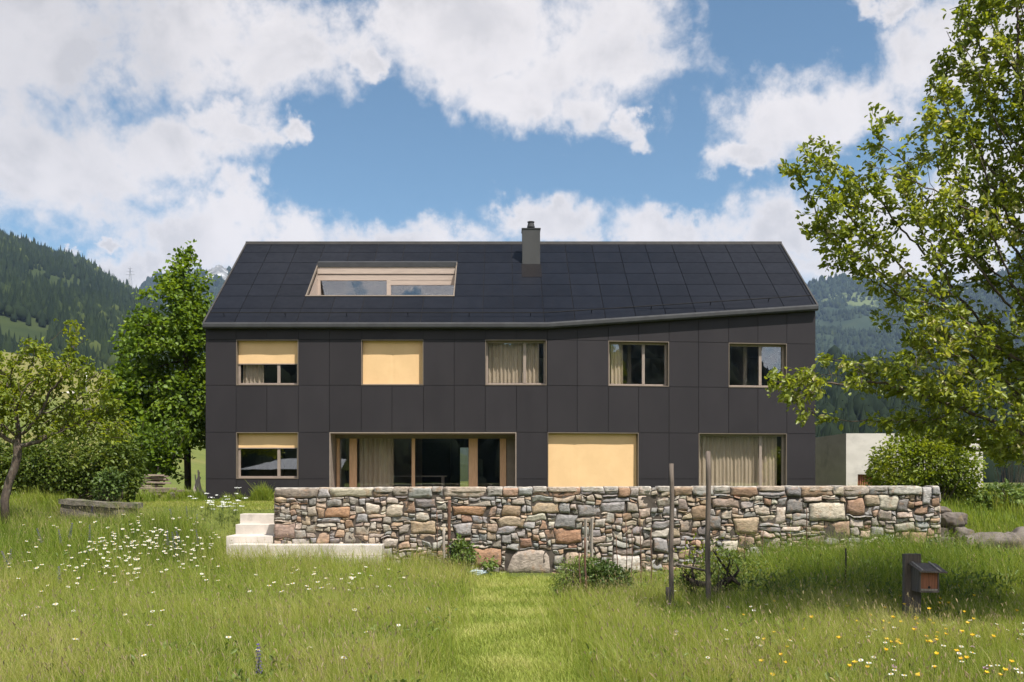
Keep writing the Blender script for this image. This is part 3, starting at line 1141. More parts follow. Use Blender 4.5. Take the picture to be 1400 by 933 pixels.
mb.tube([guard(LX + .1), guard(KX), guard(KX + .3), guard(RX - .1)], 0.016, 6)
x = LX + .5
while x < RX:
    p = guard(x)
    q_ = Vector(R(x, te(x) + 0.40, 0.03))
    mb.tube([q_, p], 0.012, 5)
    x += 1.93
mb.build('snow_guard', M['joint'], roof)
for x0, x1, tt0 in ((LX - .055, LX - .003, -.10), (RX + .003, RX + .055, te(RX))):
    mb = MB()
    prism(mb, [(x0, tt0), (x1, tt0), (x1, 5.0), (x0, 5.0)], -.16, 0.055)
    mb.build('verge', M['trim'], roof)
mb = MB()
mb.hexa([(LX - .05, 34.86, 10.70), (RX + .05, 34.86, 10.70), (RX + .05, 35.14, 10.70), (LX - .05, 35.14, 10.70),
         (LX - .05, 34.88, 10.82), (RX + .05, 34.88, 10.82), (RX + .05, 35.12, 10.82), (LX - .05, 35.12, 10.82)])
mb.build('ridge_cap', M['trim'], roof)
# loggia cut into the roof
YB = YF + HT1 - 0.22
zb, zt2 = EAVE_Z + ROOF_T * HT0, EAVE_Z + ROOF_T * HT1
mb = MB()
for x0, x1 in ((HX0 - .12, HX0 + .0), (HX1 - .0, HX1 + .12)):
    poly = [(YF + HT0 - .02, zb - .5), (YB + .1, zb - .5), (YF + HT1, zt2 - .05), (YF + HT0, zb - .05)]
    vs = [(x0, y, z) for y, z in poly] + [(x1, y, z) for y, z in poly]
    mb.add(vs, [(3, 2, 1, 0), (4, 5, 6, 7), (0, 1, 5, 4), (1, 2, 6, 5), (2, 3, 7, 6), (3, 0, 4, 7)])
mb.box(HX0, HX1, YF + HT0, YB + .3, zb - .52, zb - .42)
lg = mb.build('roof_loggia', M['loggia'], house)
xm = (520 - CX - 0) / FPX * YB
xm = (531.5 - CX) / FPX * YB
mb = MB()
zh = 2.2 + (655 - 383.5) / FPX * YB           # underside of the lintel, left pane
zh2 = 2.2 + (655 - 388.5) / FPX * YB
ztp = zt2 - 0.185
mb.box(HX0 + .002, HX0 + .10, YB, YB + .1, zb - .42, zh)
mb.box(HX1 - .06, HX1 - .002, YB, YB + .1, zb - .42, zh)
mb.box(xm - .07, xm + .07, YB - .004, YB + .1, zb - .42, zh)
mb.box(HX0 + .002, HX1 - .002, YB, YB + .1, zh, zh + .20)
mb.box(HX0 + .002, HX1 - .002, YB - .025, YB + .075, zh + .222, ztp)
mb.box(xm + .07, HX1 - .06, YB + .006, YB + .09, zh2 - .03, zh)
mb.build('frame', M['loggia'], lg)
mb = MB()
mb.box(HX0 + .10, HX1 - .06, YB + .05, YB + .053, zb - .42, zh)
mb.build('pane', M['glass'], lg)
mb = MB()
mb.box(HX0 + .10, xm + 1.0, YB + 1.4, YB + 1.5, zb - .6, zh + .3)
mb.box(HX0 + .05, HX1 - .05, YB + .08, YB + 1.5, zh + .26, zh + .28)
mb.build('interior', M['joint'], lg)
mb = MB()
prism(mb, [(HX0 - .02, HT1 - .02), (HX1 + .02, HT1 - .02), (HX1 + .02, HT1 + .05), (HX0 - .02, HT1 + .05)], -.02, .05)
mb.box(HX0 + .003, HX1 - .003, YB - .05, YF + HT1 - .03, zt2 - .183, zt2 - .03)
mb.build('header_flashing', M['zinc'], lg)
mb = MB()
prism(mb, [(HX0 - .03, HT0 - .03), (HX1 + .03, HT0 - .03), (HX1 + .03, HT0 + .03), (HX0 - .03, HT0 + .03)], -.05, .05)
for x in (HX0, HX1):
    prism(mb, [(x - .02, HT0 + .03), (x + .02, HT0 + .03), (x + .02, HT1 - .03), (x - .02, HT1 - .03)], -.05, .05)
mb.build('edge_trim', M['bronze'], lg)
# chimney
YC = YF + 3.46
x0, x1 = (714 - CX) / FPX * YC, (738.5 - CX) / FPX * YC
mb = MB()
mb.box(x0, x1, YC, YC + .6, 9.4, 10.90)
ch = mb.build('chimney', M['chimney'], house, bevel=0.006)
mb = MB()
mb.box(x0 - .02, x1 + .02, YC - .02, YC + .62, 10.902, 10.935)
mb.build('chimney_cap', M['zinc'], ch)
mb = MB()
mb.lathe([(.085, 0), (.085, .05), (.125, .07), (.14, .10), (.105, .24), (.10, .25), (.10, .262), (.125, .27), (.125, .292), (.02, .30)], 20,
         ((x0 + x1) / 2, YC + .3, 10.936))
mb.build('chimney_cowl', M['zinc'], ch)
mb = MB()
prism(mb, [(x0 - .03, 2.6), (x1 + .03, 2.6), (x1 + .03, 3.45), (x0 - .03, 3.45)], 0.032, 0.038)
mb.build('chimney_flashing', pm('tinted_flashing', (0.0125, 0.0108, 0.0112), (0.010, 0.009, 0.0095), rough=0.5, spec=0.09), ch)

# furniture seen through the glazing
tb = thing('dining_table', 'white table behind the deep-set terrace glazing', 'table', (-3.3, 33.4, 1.55))
mb = MB()
mb.box(-4.6, -1.9, 33.0, 33.9, 2.27, 2.31)
mb.build('tabletop', M['tablewhite'], tb)
for xx in (-4.5, -2.05):
    for yy in (33.08, 33.76):
        mb = MB()
        mb.box(xx, xx + .06, yy, yy + .06, 1.551, 2.269)
        mb.build('leg', M['tablewhite'], tb)

# ------------------------------------------------------------------ concrete garage
gar = thing('garage', 'low flat concrete garage behind the lime green shrub', 'garage', (14.7, 36, 1.3))
gx0, gx1, gy0, gy1, gz1 = 12.21, 17.05, 34.0, 39.5, 3.81
wx0, wx1, wz0, wz1 = 12.62, 13.5, 1.95, 2.36
mb = MB()
mb.box(gx0, wx0, gy0, gy0 + .25, 0.4, gz1)
mb.box(wx1, gx1, gy0, gy0 + .25, 0.4, gz1)
mb.box(wx0, wx1, gy0, gy0 + .25, 0.4, wz0)
mb.box(wx0, wx1, gy0, gy0 + .25, wz1, gz1)
mb.box(gx0, gx0 + .25, gy0 + .25, gy1, 0.4, gz1)
mb.box(gx1 - .25, gx1, gy0 + .25, gy1, 0.4, gz1)
mb.box(gx0 + .25, gx1 - .25, gy1 - .25, gy1, 0.4, gz1)
mb.build('wall', M['garage'], gar)
mb = MB()
mb.box(gx0 + .26, gx1 - .26, gy0 + .26, gy1 - .26, gz1 - .4, gz1 - .15)
mb.build('roof', M['garage'], gar)
mb = MB()
x = wx0 + .03
while x < wx1 - .03:
    mb.box(x, x + .03, gy0 + .10, gy0 + .14, wz0, wz1)
    x += .08
mb.box(wx0, wx1, gy0 + .2, gy0 + .24, wz0, wz1)
mb.build('window_grille', M['redwood'], gar)

# ------------------------------------------------------------------ dry stone wall
WX0, WX1, WY, WZ0 = -5.57, 10.80, 23.60, -0.45
PAL = [((0.33, 0.30, 0.265), 7), ((0.39, 0.325, 0.26), 7), ((0.345, 0.24, 0.165), 4), ((0.46, 0.405, 0.335), 5), ((0.295, 0.28, 0.265), 7),
       ((0.25, 0.205, 0.17), 4), ((0.31, 0.20, 0.14), 3), ((0.375, 0.285, 0.21), 5), ((0.215, 0.198, 0.185), 4), ((0.31, 0.268, 0.225), 6)]
PALF = [c for c, k in PAL for _ in range(k)]


def wall_top(x):
    return 1.985 + 0.045 * (x - WX0) / (WX1 - WX0)


cell = 0.045
nX = int((WX1 - WX0) / cell)
nZ = int((2.0 - WZ0) / cell)
capn = 5                                     # rows kept for the coping stones
occ = np.zeros((nX, nZ), dtype=bool)
stones = []


def place(i, j, ww, hh, kind='n'):
    occ[i:i + ww, j:j + hh] = True
    stones.append((WX0 + i * cell, WZ0 + j * cell, ww * cell, hh * cell, kind))


def cellx(px, y=WY):
    return int(((px - CX) / FPX * y - WX0) / cell)


def cellz(py, y=WY):
    return int((EYE + (HY - py) / FPX * y - WZ0) / cell)


# the big stones one recognises
for (p0, p1, q0_, q1_, kd) in ((692, 757, 783, 748, 'big'), (1108, 1157, 712, 685, 'pale'), (1063, 1075, 714, 690, 'pale'), (840, 876, 780, 757, 'white'), (648, 688, 773, 748, 'rust'),
                               (620, 668, 703, 690, 'rust'), (760, 798, 741, 722, 'rust'), (728, 764, 702, 686, 'tan'), (447, 480, 706, 690, 'rust'), (530, 552, 706, 688, 'pale'),
                               (548, 588, 692, 678, 'grey'), (873, 899, 693, 676, 'pale'), (1003, 1041, 728, 707, 'tan'), (975, 1012, 694, 682, 'brown'), (1040, 1068, 694, 677, 'pale'), (562, 598, 728, 710, 'tan'),
                               (1010, 1037, 697, 682, 'blue'), (1260, 1276, 690, 666, 'grey'), (375, 404, 733, 714, 'brown')):
    i0, i1, j0, j1 = max(0, cellx(p0)), min(nX, cellx(p1)), max(0, cellz(q0_)), min(nZ, cellz(q1_))
    if not occ[i0:i1, j0:j1].any():
        place(i0, j0, i1 - i0, j1 - j0, kd)
# coping
i = 0
while i < nX:
    ww = random.choice([6, 8, 9, 11, 13, 15, 18, 24])
    if nX - i - ww < 5:
        ww = nX - i
    hh = capn if random.random() < .75 else capn - 1
    ii = i
    if not occ[ii:ii + ww, nZ - hh:nZ].any():
        place(ii, nZ - hh, ww, hh, 'cap')
        i += ww
    else:
        if not occ[i, nZ - 2:nZ].any():
            k = i
            while k < nX and not occ[k, nZ - capn:nZ].any():
                k += 1
            if k > i:
                place(i, nZ - capn, k - i, capn, 'cap')
            i = max(k, i + 1)
        else:
            i += 1
joint = np.zeros((nX + 1, nZ + 1), dtype=bool)      # where a stone of the course below ends
for (sx, sz, sw, sh, kd) in stones:
    a_ = int(round((sx - WX0) / cell))
    b_ = int(round((sz - WZ0) / cell))
    for jj in range(b_, min(nZ, b_ + int(round(sh / cell)))):
        joint[a_, jj] = joint[min(nX, a_ + int(round(sw / cell))), jj] = True
for j in range(nZ):
    for i in range(nX):
        if occ[i, j]:
            continue
        r_ = 0
        while i + r_ < nX and not occ[i + r_, j] and r_ < 20:
            r_ += 1
        u = random.random()
        if u < .32:
            hh, ww = random.choice([1, 1, 2, 2]), random.randint(5, 14)
        elif u < .68:
            hh, ww = random.choice([3, 4, 4, 5]), random.randint(6, 12)
        else:
            hh, ww = random.choice([5, 6, 7, 8, 9]), random.randint(9, 17)
        ww = min(ww, r_)
        if r_ - ww in (1, 2):
            ww = r_ if r_ < 14 else ww - 3
        # break the joint of the course below
        for d_ in (0, 2, -2, 3, -3, 4):
            w2_ = ww + d_
            if 2 < w2_ <= r_ and r_ - w2_ not in (1, 2) and not joint[i + w2_, max(j - 1, 0)]:
                ww = w2_
                break
        hh = max(1, min(hh, int(ww * 1.0)))
        if random.random() < .25 and ww < 5:
            hh = min(hh, 2)
        hh = min(hh, nZ - j)
        k = hh
        while k > 1 and occ[i:i + ww, j:j + k].any():
            k -= 1
        joint[i, j:j + k] = True
        joint[i + ww, j:j + k] = True
        place(i, j, ww, k)
nu, nv = 9, 7
SV, SQ, SC = [], [], []
KIND = {'big': (0.38, 0.31, 0.26), 'pale': (0.50, 0.43, 0.34), 'white': (0.52, 0.48, 0.42), 'rust': (0.36, 0.215, 0.135), 'tan': (0.42, 0.31, 0.21), 'grey': (0.36, 0.35, 0.34),
        'brown': (0.30, 0.22, 0.18), 'blue': (0.27, 0.275, 0.29)}
base = 0
us = np.array([-1, -.96, -.72, -.36, 0, .36, .72, .96, 1])
vs_ = np.array([-1, -.93, -.45, 0, .45, .93, 1])
for (sx, sz, sw, sh, kd) in stones:
    col = KIND.get(kd) or random.choice(PALF)
    k = random.uniform(.85, 1.15)
    col = tuple(c * k * random.uniform(.96, 1.04) for c in col)
    gap = random.uniform(.000, .006)
    hw, hh = sw / 2 - gap, sh / 2 - gap
    cj = [[random.uniform(-.03, .06) * (1 if random.random() < .75 else 3.2) for _ in range(2)] for _ in range(4)]
    if random.random() < .5 and kd == 'n':
        q4 = random.randrange(4)
        cj[q4] = [random.uniform(.18, .5) * min(1, sh / sw), random.uniform(.15, .42)]
    if kd == 'cap':
        cj = [[random.uniform(-.01, .03) for _ in range(2)] for _ in range(4)]
    if kd == 'big':
        cj = [[0, 0], [0.05, 0.0], [.42, .0], [.22, .1]]
    rk = random.uniform(.0, .16)
    bulge = min(0.026, 0.008 + 0.018 * random.random()) * min(1, min(sw, sh) / .15 + .3)
    tilt_u, tilt_v = random.uniform(-.028, .028), random.uniform(-.022, .022)
    off = random.uniform(-.03, .025)
    sd_ = random.random() * 50
    nose = random.uniform(-.4, .4)
    for v in vs_:
        for u in us:
            uu = u * math.sqrt(max(0, 1 - v * v * rk / 2))
            vv = v * math.sqrt(max(0, 1 - u * u * rk / 2))
            # trapezoid by pulling corners in
            w00, w10, w01, w11 = (1 - u) * (1 - v) / 4, (1 + u) * (1 - v) / 4, (1 - u) * (1 + v) / 4, (1 + u) * (1 + v) / 4
            du = w00 * cj[0][0] - w10 * cj[1][0] + w01 * cj[2][0] - w11 * cj[3][0]
            dv = w00 * cj[0][1] + w10 * cj[1][1] - w01 * cj[2][1] - w11 * cj[3][1]
            X = sx + sw / 2 + hw * (uu + du)
            Z = sz + sh / 2 + hh * (vv + dv)
            e = max(abs(u), abs(v))
            edge = 1 - e ** 14
            d = -bulge * (edge * (0.75 + 0.25 * (1 - (u - nose) ** 2 * .5)))
            d += (tilt_u * u + tilt_v * v + off) * (0.3 + .7 * edge)
            d += 0.020 * mn.noise(Vector((X * 8, Z * 9, sd_))) + .012 * mn.noise(Vector((X * 22, Z * 26, sd_))) * (0.4 + edge)
            if e > .99:
                d += 0.05
            wx_ = 0.05 * mn.noise(Vector((X * 2.6, Z * 2.6, 1.0))) + .055 * mn.noise(Vector((X * 5, Z * 5, 5.0)))
            wz_ = 0.05 * mn.noise(Vector((X * 2.1, Z * 2.6, 9.0))) + .050 * mn.noise(Vector((X * 4.5, Z * 5, 15.0)))
            topd = min(1, max(0, (2.0 - Z) / .12))
            SV.append((X + wx_ * (1 if 0.3 < X - WX0 < WX1 - WX0 - .3 else .3), WY + d, Z + wz_ * topd + 0.045 * (X - WX0) / (WX1 - WX0) * min(1, max(0, (Z - 1) / .8)) - .012))
            SC.append((*col, 1))
    for j in range(nv - 1):
        for i in range(nu - 1):
            b_ = base + j * nu + i
            SQ.append((b_, b_ + 1, b_ + nu + 1, b_ + nu))
    base += nu * nv
sw_ = thing('stone_wall', 'long dry stone retaining wall of mixed grey and rust stones', 'wall', ((WX0 + WX1) / 2, 23.85, 0))
link('stonework', np_mesh('stonework', SV, SQ, mat=M['stone'], color=SC), sw_)
mb = MB()
mb.hexa([(WX0 + .02, WY + .015, WZ0), (WX1 - .02, WY + .015, WZ0), (WX1 - .02, WY + .46, WZ0), (WX0 + .02, WY + .46, WZ0),
         (WX0 + .02, WY + .015, 1.93), (WX1 - .02, WY + .015, 1.975), (WX1 - .02, WY + .46, 1.975), (WX0 + .02, WY + .46, 1.93)])
mb.build('wall_core', M['gap'], sw_)
# coping tops and end faces: flat stones across the thickness
CV, CQ, CCl = [], [], []


def rough_block(x0, x1, y0, y1, z0, z1, col, amp=.012, n=5):
    b0 = len(CV)
    bm = bmesh.new()
    bmesh.ops.create_cube(bm, size=1)
    bmesh.ops.subdivide_edges(bm, edges=bm.edges[:], cuts=n - 1, use_grid_fill=True)
    for v in bm.verts:
        c = v.co.copy()
        r_ = 1 - 0.05 * (abs(c.x) > .49) * (abs(c.y) > .49) - 0.06 * (abs(c.x) > .49) * (abs(c.z) > .49)
        p = Vector(((x0 + x1) / 2 + c.x * (x1 - x0) * r_, (y0 + y1) / 2 + c.y * (y1 - y0) * r_, (z0 + z1) / 2 + c.z * (z1 - z0)))
        p += Vector((mn.noise(p * 6), mn.noise(p * 6 + Vector((9, 0, 0))), mn.noise(p * 6 + Vector((0, 9, 0))))) * amp
        CV.append(tuple(p))
        CCl.append((*col, 1))
    for f in bm.faces:
        CQ.append(tuple(b0 + v.index for v in f.verts))
    bm.free()


for (sx, sz, sw, sh, kd) in stones:
    if kd == 'cap':
        zt3 = wall_top(sx)
        rough_block(sx + .006, sx + sw - .006, WY - .015, WY + .50, zt3 - .12, zt3 + random.uniform(-.002, .012), random.choice([(0.46, 0.42, 0.37), (0.40, 0.36, 0.32), (0.44, 0.36, 0.29)]))
for z in np.arange(-.2, 1.85, .26):
    for (xa, xb) in ((WX0 - .02, WX0 + .16), (WX1 - .16, WX1 + .02)):
        rough_block(xa, xb, WY + .03, WY + .26, z, z + .245, random.choice(PALF), .02)
        rough_block(xa, xb, WY + .265, WY + .5, z + .02, z + .25, random.choice(PALF), .02)
link('coping', np_mesh('coping', CV, CQ, mat=M['stone'], color=CCl), sw_)

# ------------------------------------------------------------------ concrete steps at the left end of the wall
st = thing('concrete_steps', 'pale concrete steps climbing beside the left end of the wall', 'steps', (-6.2, 23.6, 0))
treads = [(703, 328, -5.575, 24.75), (717, 322, -5.575, 24.42), (731, 317, -5.575, 24.09), (745, 312.5, None, 23.05), (761, 311, None, 22.95)]
for k, (py, pxl, xr, yf) in enumerate(treads):
    zt_ = EYE + (HY - py) / FPX * yf
    zb_ = (EYE + (HY - treads[k + 1][0]) / FPX * treads[k + 1][3]) if k < 4 else -0.5
    xl = (pxl - CX) / FPX * yf
    yb = 25.2 if k < 3 else 23.56
    mb = MB()
    if xr is not None:
        mb.box(xl, -5.60, yf, yb, zb_ - .3 if k < 2 else zb_ - .05, zt_ - .004 * k)
        if k == 2:
            mb = MB()
            mb.box(xl, -5.60, yf - .5, yb, zb_ - .3, zt_ - .01)
        mb.build('step', M['concrete'], st, bevel=0.012)
    else:
        xe = (522 - CX) / FPX * yf
        xmid = (365 - CX) / FPX * yf
        mb.box(xl, xmid - .006, yf, yb, zb_ + .002, zt_)
        mb.build('step', M['concrete'], st, bevel=0.012)
        mb = MB()
        mb.box(xmid + .006, xe, yf + .01, yb, zb_ + .002, zt_ - .008)
        mb.build('step_block', M['concrete'], st, bevel=0.012)

# stone steps at the right end
st = thing('stone_steps', 'rough stone steps at the right end of the wall', 'steps', (11.1, 23.6, 0.4))
for k, (py, pxl, pxr, yf) in enumerate(((708, 1268, 1291, 24.3), (722, 1268, 1298, 24.0), (735, 1268, 1305, 23.7), (747, 1262, 1312, 23.4))):
    zt_ = EYE + (HY - py) / FPX * yf
    mb = MB()
    mb.box(10.83 if k < 3 else 10.7, (pxr - CX) / FPX * yf, yf, yf + .6, zt_ - .5, zt_)
    me = mb.mesh('step', M['boulder'], bevel=0.02)
    link('step', me, st)


# ------------------------------------------------------------------ rocks
def rock(name, c, size, label, seed=0, mat='boulder', flat=.75, sub=4, group=None):
    bm = bmesh.new()
    bmesh.ops.create_icosphere(bm, subdivisions=sub, radius=1)
    off = Vector((seed * 7.3, seed * 3.1, 0))
    for v in bm.verts:
        c0 = v.co.copy()
        q_ = Vector((math.copysign(abs(c0.x) ** flat, c0.x), math.copysign(abs(c0.y) ** flat, c0.y), math.copysign(abs(c0.z) ** flat, c0.z)))
        k = 1 + .28 * mn.noise(c0 * 1.3 + off) + .12 * mn.noise(c0 * 3.5 + off) + 0.05 * mn.noise(c0 * 9 + off)
        v.co = Vector((q_.x * size[0], q_.y * size[1], q_.z * size[2])) * k
    me = bpy.data.meshes.new(name)
    bm.to_mesh(me)
    bm.free()
    for p_ in me.polygons:
        p_.use_smooth = True
    me.materials.append(M[mat])
    o = bpy.data.objects.new(name, me)
    C.objects.link(o)
    o.location = c
    return tag(o, label, 'rock', group)


def rpx(px, py, Y):
    return at(px, py, Y)


rock('boulder', rpx(1362, 752, 23.4), (.62, .40, .40), 'large rounded grey boulder in the row beside the right steps', 1)
rock('boulder', rpx(1394, 748, 23.6), (.36, .4, .42), 'squarish boulder at the right edge of the boulder row', 2)
rock('boulder', rpx(1325, 748, 23.5), (.26, .3, .28), 'small dark boulder between the stone steps and the large boulder', 3)
rock('boulder', rpx(1316, 733, 23.9), (.22, .28, .2), 'brownish rock resting behind the small dark boulder', 4)
rock('boulder', rpx(1302, 712, 24.2), (.30, .30, .19), 'dark layered rock beside the upper stone steps', 5, flat=.6)
rock('boulder', rpx(1284, 700, 24.5), (.22, .3, .13), 'flat pale rock against the right end of the wall top', 6, flat=.6)
rock('boulder', rpx(1420, 750, 23.5), (.36, .4, .38), 'boulder just beyond the squarish one in the row', 8)
rock('pale_stone', rpx(654, 783, 22.6), (.22, .14, .07), 'flat pale blue stone lying at the foot of the wall', 9, 'bluestone')
rock('pale_block', rpx(237, 680, 29.5), (.10, .10, .14), 'small upright pale stone block beside the board pile', 10, 'boulder', flat=.5)
# creeper on the boulder row
# mossy stone bench at the left
bn = thing('stone_bench', 'long low mossy stone slab at the top of the flower meadow', 'bench', (-10.6, 25.2, 1.3))
rock_pts = []
b_ = at(86, 684, 25.0), at(190, 690, 25.0)
mb = MB()
mb.hexa([(-11.5, 24.95, 1.55), (-9.55, 24.85, 1.42), (-9.5, 25.5, 1.42), (-11.5, 25.55, 1.55), (-11.5, 24.95, 1.68), (-9.55, 24.85, 1.56), (-9.5, 25.5, 1.56), (-11.5, 25.55, 1.68)])


def roughen(me, amp, sc, cuts=5):
    bm = bmesh.new()
    bm.from_mesh(me)
    bmesh.ops.subdivide_edges(bm, edges=bm.edges[:], cuts=cuts, use_grid_fill=True)
    for v in bm.verts:
        p_ = v.co * sc
        v.co += Vector((mn.noise(p_), mn.noise(p_ + Vector((5, 1, 0))), mn.noise(p_ + Vector((1, 8, 3))))) * amp
    bm.to_mesh(me)
    bm.free()
    return me


link('slab', roughen(mb.mesh('slab', M['slab']), .03, 3, 9), bn)
mb = MB()
mb.hexa([(-11.45, 25.0, .9), (-9.62, 24.9, .9), (-9.58, 25.45, .9), (-11.45, 25.5, .9), (-11.45, 25.0, 1.56), (-9.62, 24.9, 1.43), (-9.58, 25.45, 1.43), (-11.45, 25.5, 1.56)])
link('plinth', roughen(mb.mesh('plinth', M['boulder']), .06, 4, 9), bn)

# ------------------------------------------------------------------ board pile and leaning sticks
for k in range(26):
    L = random.uniform(.8, 1.5)
    row, colu = divmod(k, 5)
    x = random.uniform(-11.35, -10.55) + (.3 if row > 3 else 0)
    y = 30.6 + colu * .17 + random.uniform(-.03, .03)
    z = 1.44 + row * .085
    mb = MB()
    mb.box(-L / 2, L / 2, -.075, .075, -.03, .03, tone=random.random())
    o = link('old_board', mb.mesh('old_board', M['boards'], bevel=.005))
    o.location = (x, y, z + .03)
    o.rotation_euler = (random.uniform(-.04, .04), random.uniform(-.04, .04), random.uniform(-.3, .3))
    tag(o, 'weathered wooden board stacked in the heap under the maple', 'board', 'boards stacked under the maple')
for k in range(7):
    mb = MB()
    L = random.uniform(.7, 1.0)
    mb.box(-L / 2, L / 2, -.07, .07, -.025, .025, tone=random.random())
    o = link('old_board', mb.mesh('old_board', M['boards'], bevel=.005))
    o.location = (-11.15 + random.uniform(-.2, .2), 30.9 + random.uniform(-.1, .2), 1.44 + .53 + k * .058)
    o.rotation_euler = (0, random.uniform(-.08, .08), random.uniform(-.5, .5))
    tag(o, 'weathered wooden board stacked in the heap under the maple', 'board', 'boards stacked under the maple')
for k in range(10):
    mb = MB()
    x = -9.95 + k * .06 + random.uniform(-.03, .03)
    top = Vector((-9.72 + random.uniform(-.12, .1), 30.9, 2.25 + random.uniform(-.1, .25)))
    mb.tube([(x + (.25 if k > 4 else -.1), 30.5 + random.uniform(-.1, .1), 1.46), ((x + top.x) / 2 + random.uniform(-.03, .03), 30.7, 1.85), top], [.03, .026, .018], 7)
    o = mb.build('wooden_stick', M['palewood'])
    tag(o, 'thin wooden stick leaning among others beside the house corner', 'stick', 'sticks leaning by the house corner')


# ------------------------------------------------------------------ trees
def colonize(start, attract, di, dk, step, iters=220, grav=0.0):
    nodes = [np.array(p, float) for p in start]
    par = [-1] + list(range(len(start) - 1))
    A = np.array(attract)
    near = np.full(len(A), -1)
    nd = np.full(len(A), 1e9)
    alive = np.ones(len(A), bool)

    def upd(i0):
        for i in range(i0, len(nodes)):
            d = np.linalg.norm(A - nodes[i], axis=1)
            m_ = d < nd
            nd[m_] = d[m_]
            near[m_] = i
    upd(0)
    for it_ in range(iters):
        alive &= nd > dk
        act = alive & (nd < di)
        if not act.any():
            break
        i0 = len(nodes)
        for i in np.unique(near[act]):
            m_ = act & (near == i)
            v = A[m_] - nodes[i]
            v /= np.linalg.norm(v, axis=1)[:, None]
            d = v.mean(0) + rng.normal(0, .14, 3) + np.array([0, 0, grav])
            n_ = np.linalg.norm(d)
            if n_ < 1e-3:
                continue
            p_ = nodes[i] + d / n_ * step
            nodes.append(p_)
            par.append(int(i))
        if len(nodes) == i0:
            break
        upd(i0)
        # drop new nodes that sit on top of others next time by killing their attractors
        if len(nodes) > 9000:
            break
    return np.array(nodes), np.array(par)


def branch_mesh(nodes, par, r_tip, expo, r_max, n=7):
    N = len(nodes)
    kids = [[] for _ in range(N)]
    for i, p_ in enumerate(par):
        if p_ >= 0:
            kids[p_].append(i)
    rad = np.zeros(N)
    for i in range(N - 1, -1, -1):
        if not kids[i]:
            rad[i] = r_tip
        else:
            rad[i] = (sum(rad[k] ** expo for k in kids[i])) ** (1 / expo)
    rad = np.minimum(rad, r_max)
    mb = MB()
    for i in range(N):
        if par[i] == -1:
            heads = [(None, i)]
        else:
            heads = []
        main = max(kids[i], key=lambda k: rad[k]) if kids[i] else None
        for k in kids[i]:
            if k != main:
                heads.append((i, k))
        for (pp, h) in heads:
            chain = [h]
            while kids[chain[-1]]:
                chain.append(max(kids[chain[-1]], key=lambda k: rad[k]))
            P = [nodes[c] for c in chain]
            r_ = [rad[c] for c in chain]
            if pp is not None:
                P = [nodes[pp]] + P
                r_ = [rad[h]] + r_
            if len(P) > 1:
                mb.tube(P, r_, n if r_[0] > .03 else 4, cap=r_[0] > .03)
    return mb, rad, kids


def leaves(pos, out_dir, size, ratio=.5, up=.5, droop=.2, tone=None, curl=.18):
    """leaf blades: one per position"""
    n = len(pos)
    d = out_dir + rng.normal(0, .75, (n, 3))
    d[:, 2] -= droop
    d /= np.linalg.norm(d, axis=1)[:, None] + 1e-9
    nrm = rng.normal(0, .8, (n, 3))
    nrm[:, 2] += up * 2
    nrm -= d * (nrm * d).sum(1)[:, None]
    nrm /= np.linalg.norm(nrm, axis=1)[:, None] + 1e-9
    sd__ = np.cross(d, nrm)
    L = size * (0.65 + .7 * rng.random(n))
    W = L * ratio * (0.8 + .4 * rng.random(n))
    tpl = [(0, 0, 0), (.28, .42, .10), (.68, .46, .10), (1, 0, -curl), (.68, -.46, .10), (.28, -.42, .10)]
    V = np.zeros((n, 6, 3))
    for k, (l_, s_, h_) in enumerate(tpl):
        V[:, k] = pos + d * (L * l_)[:, None] + sd__ * (W * s_)[:, None] + nrm * (L * h_)[:, None]
    b0 = np.arange(n) * 6
    Q = np.concatenate([np.stack([b0, b0 + 1, b0 + 2, b0 + 3], -1), np.stack([b0, b0 + 3, b0 + 4, b0 + 5], -1)])
    if tone is None:
        tone = rng.random(n)
    return V.reshape(-1, 3), Q, np.repeat(tone, 6)


def blob_points(blobs, Y, n, sc, depth, inner=0.0, holes=None):
    """random points in the ellipsoids (px, py, rx, ry[, dY])"""
    vol = np.array([b[2] * b[3] for b in blobs], float)
    vol /= vol.sum()
    out_ = []
    for bi in rng.choice(len(blobs), n, p=vol):
        b = blobs[bi]
        while True:
            u = rng.uniform(-1, 1, 3)
            if inner <= np.linalg.norm(u) <= 1:
                break
        yy = Y + (b[4] if len(b) > 4 else 0)
        c = at(b[0], b[1], yy)
        k = yy / FPX
        out_.append((c.x + u[0] * b[2] * k, c.y + u[1] * depth * (b[2] + b[3]) / 2 * k, c.z + u[2] * b[3] * k))
    out_ = np.array(out_)
    if holes:
        f = np.array([mn.noise(Vector(p_ * holes[0])) for p_ in out_])
        out_ = out_[f > holes[1]]
    return out_


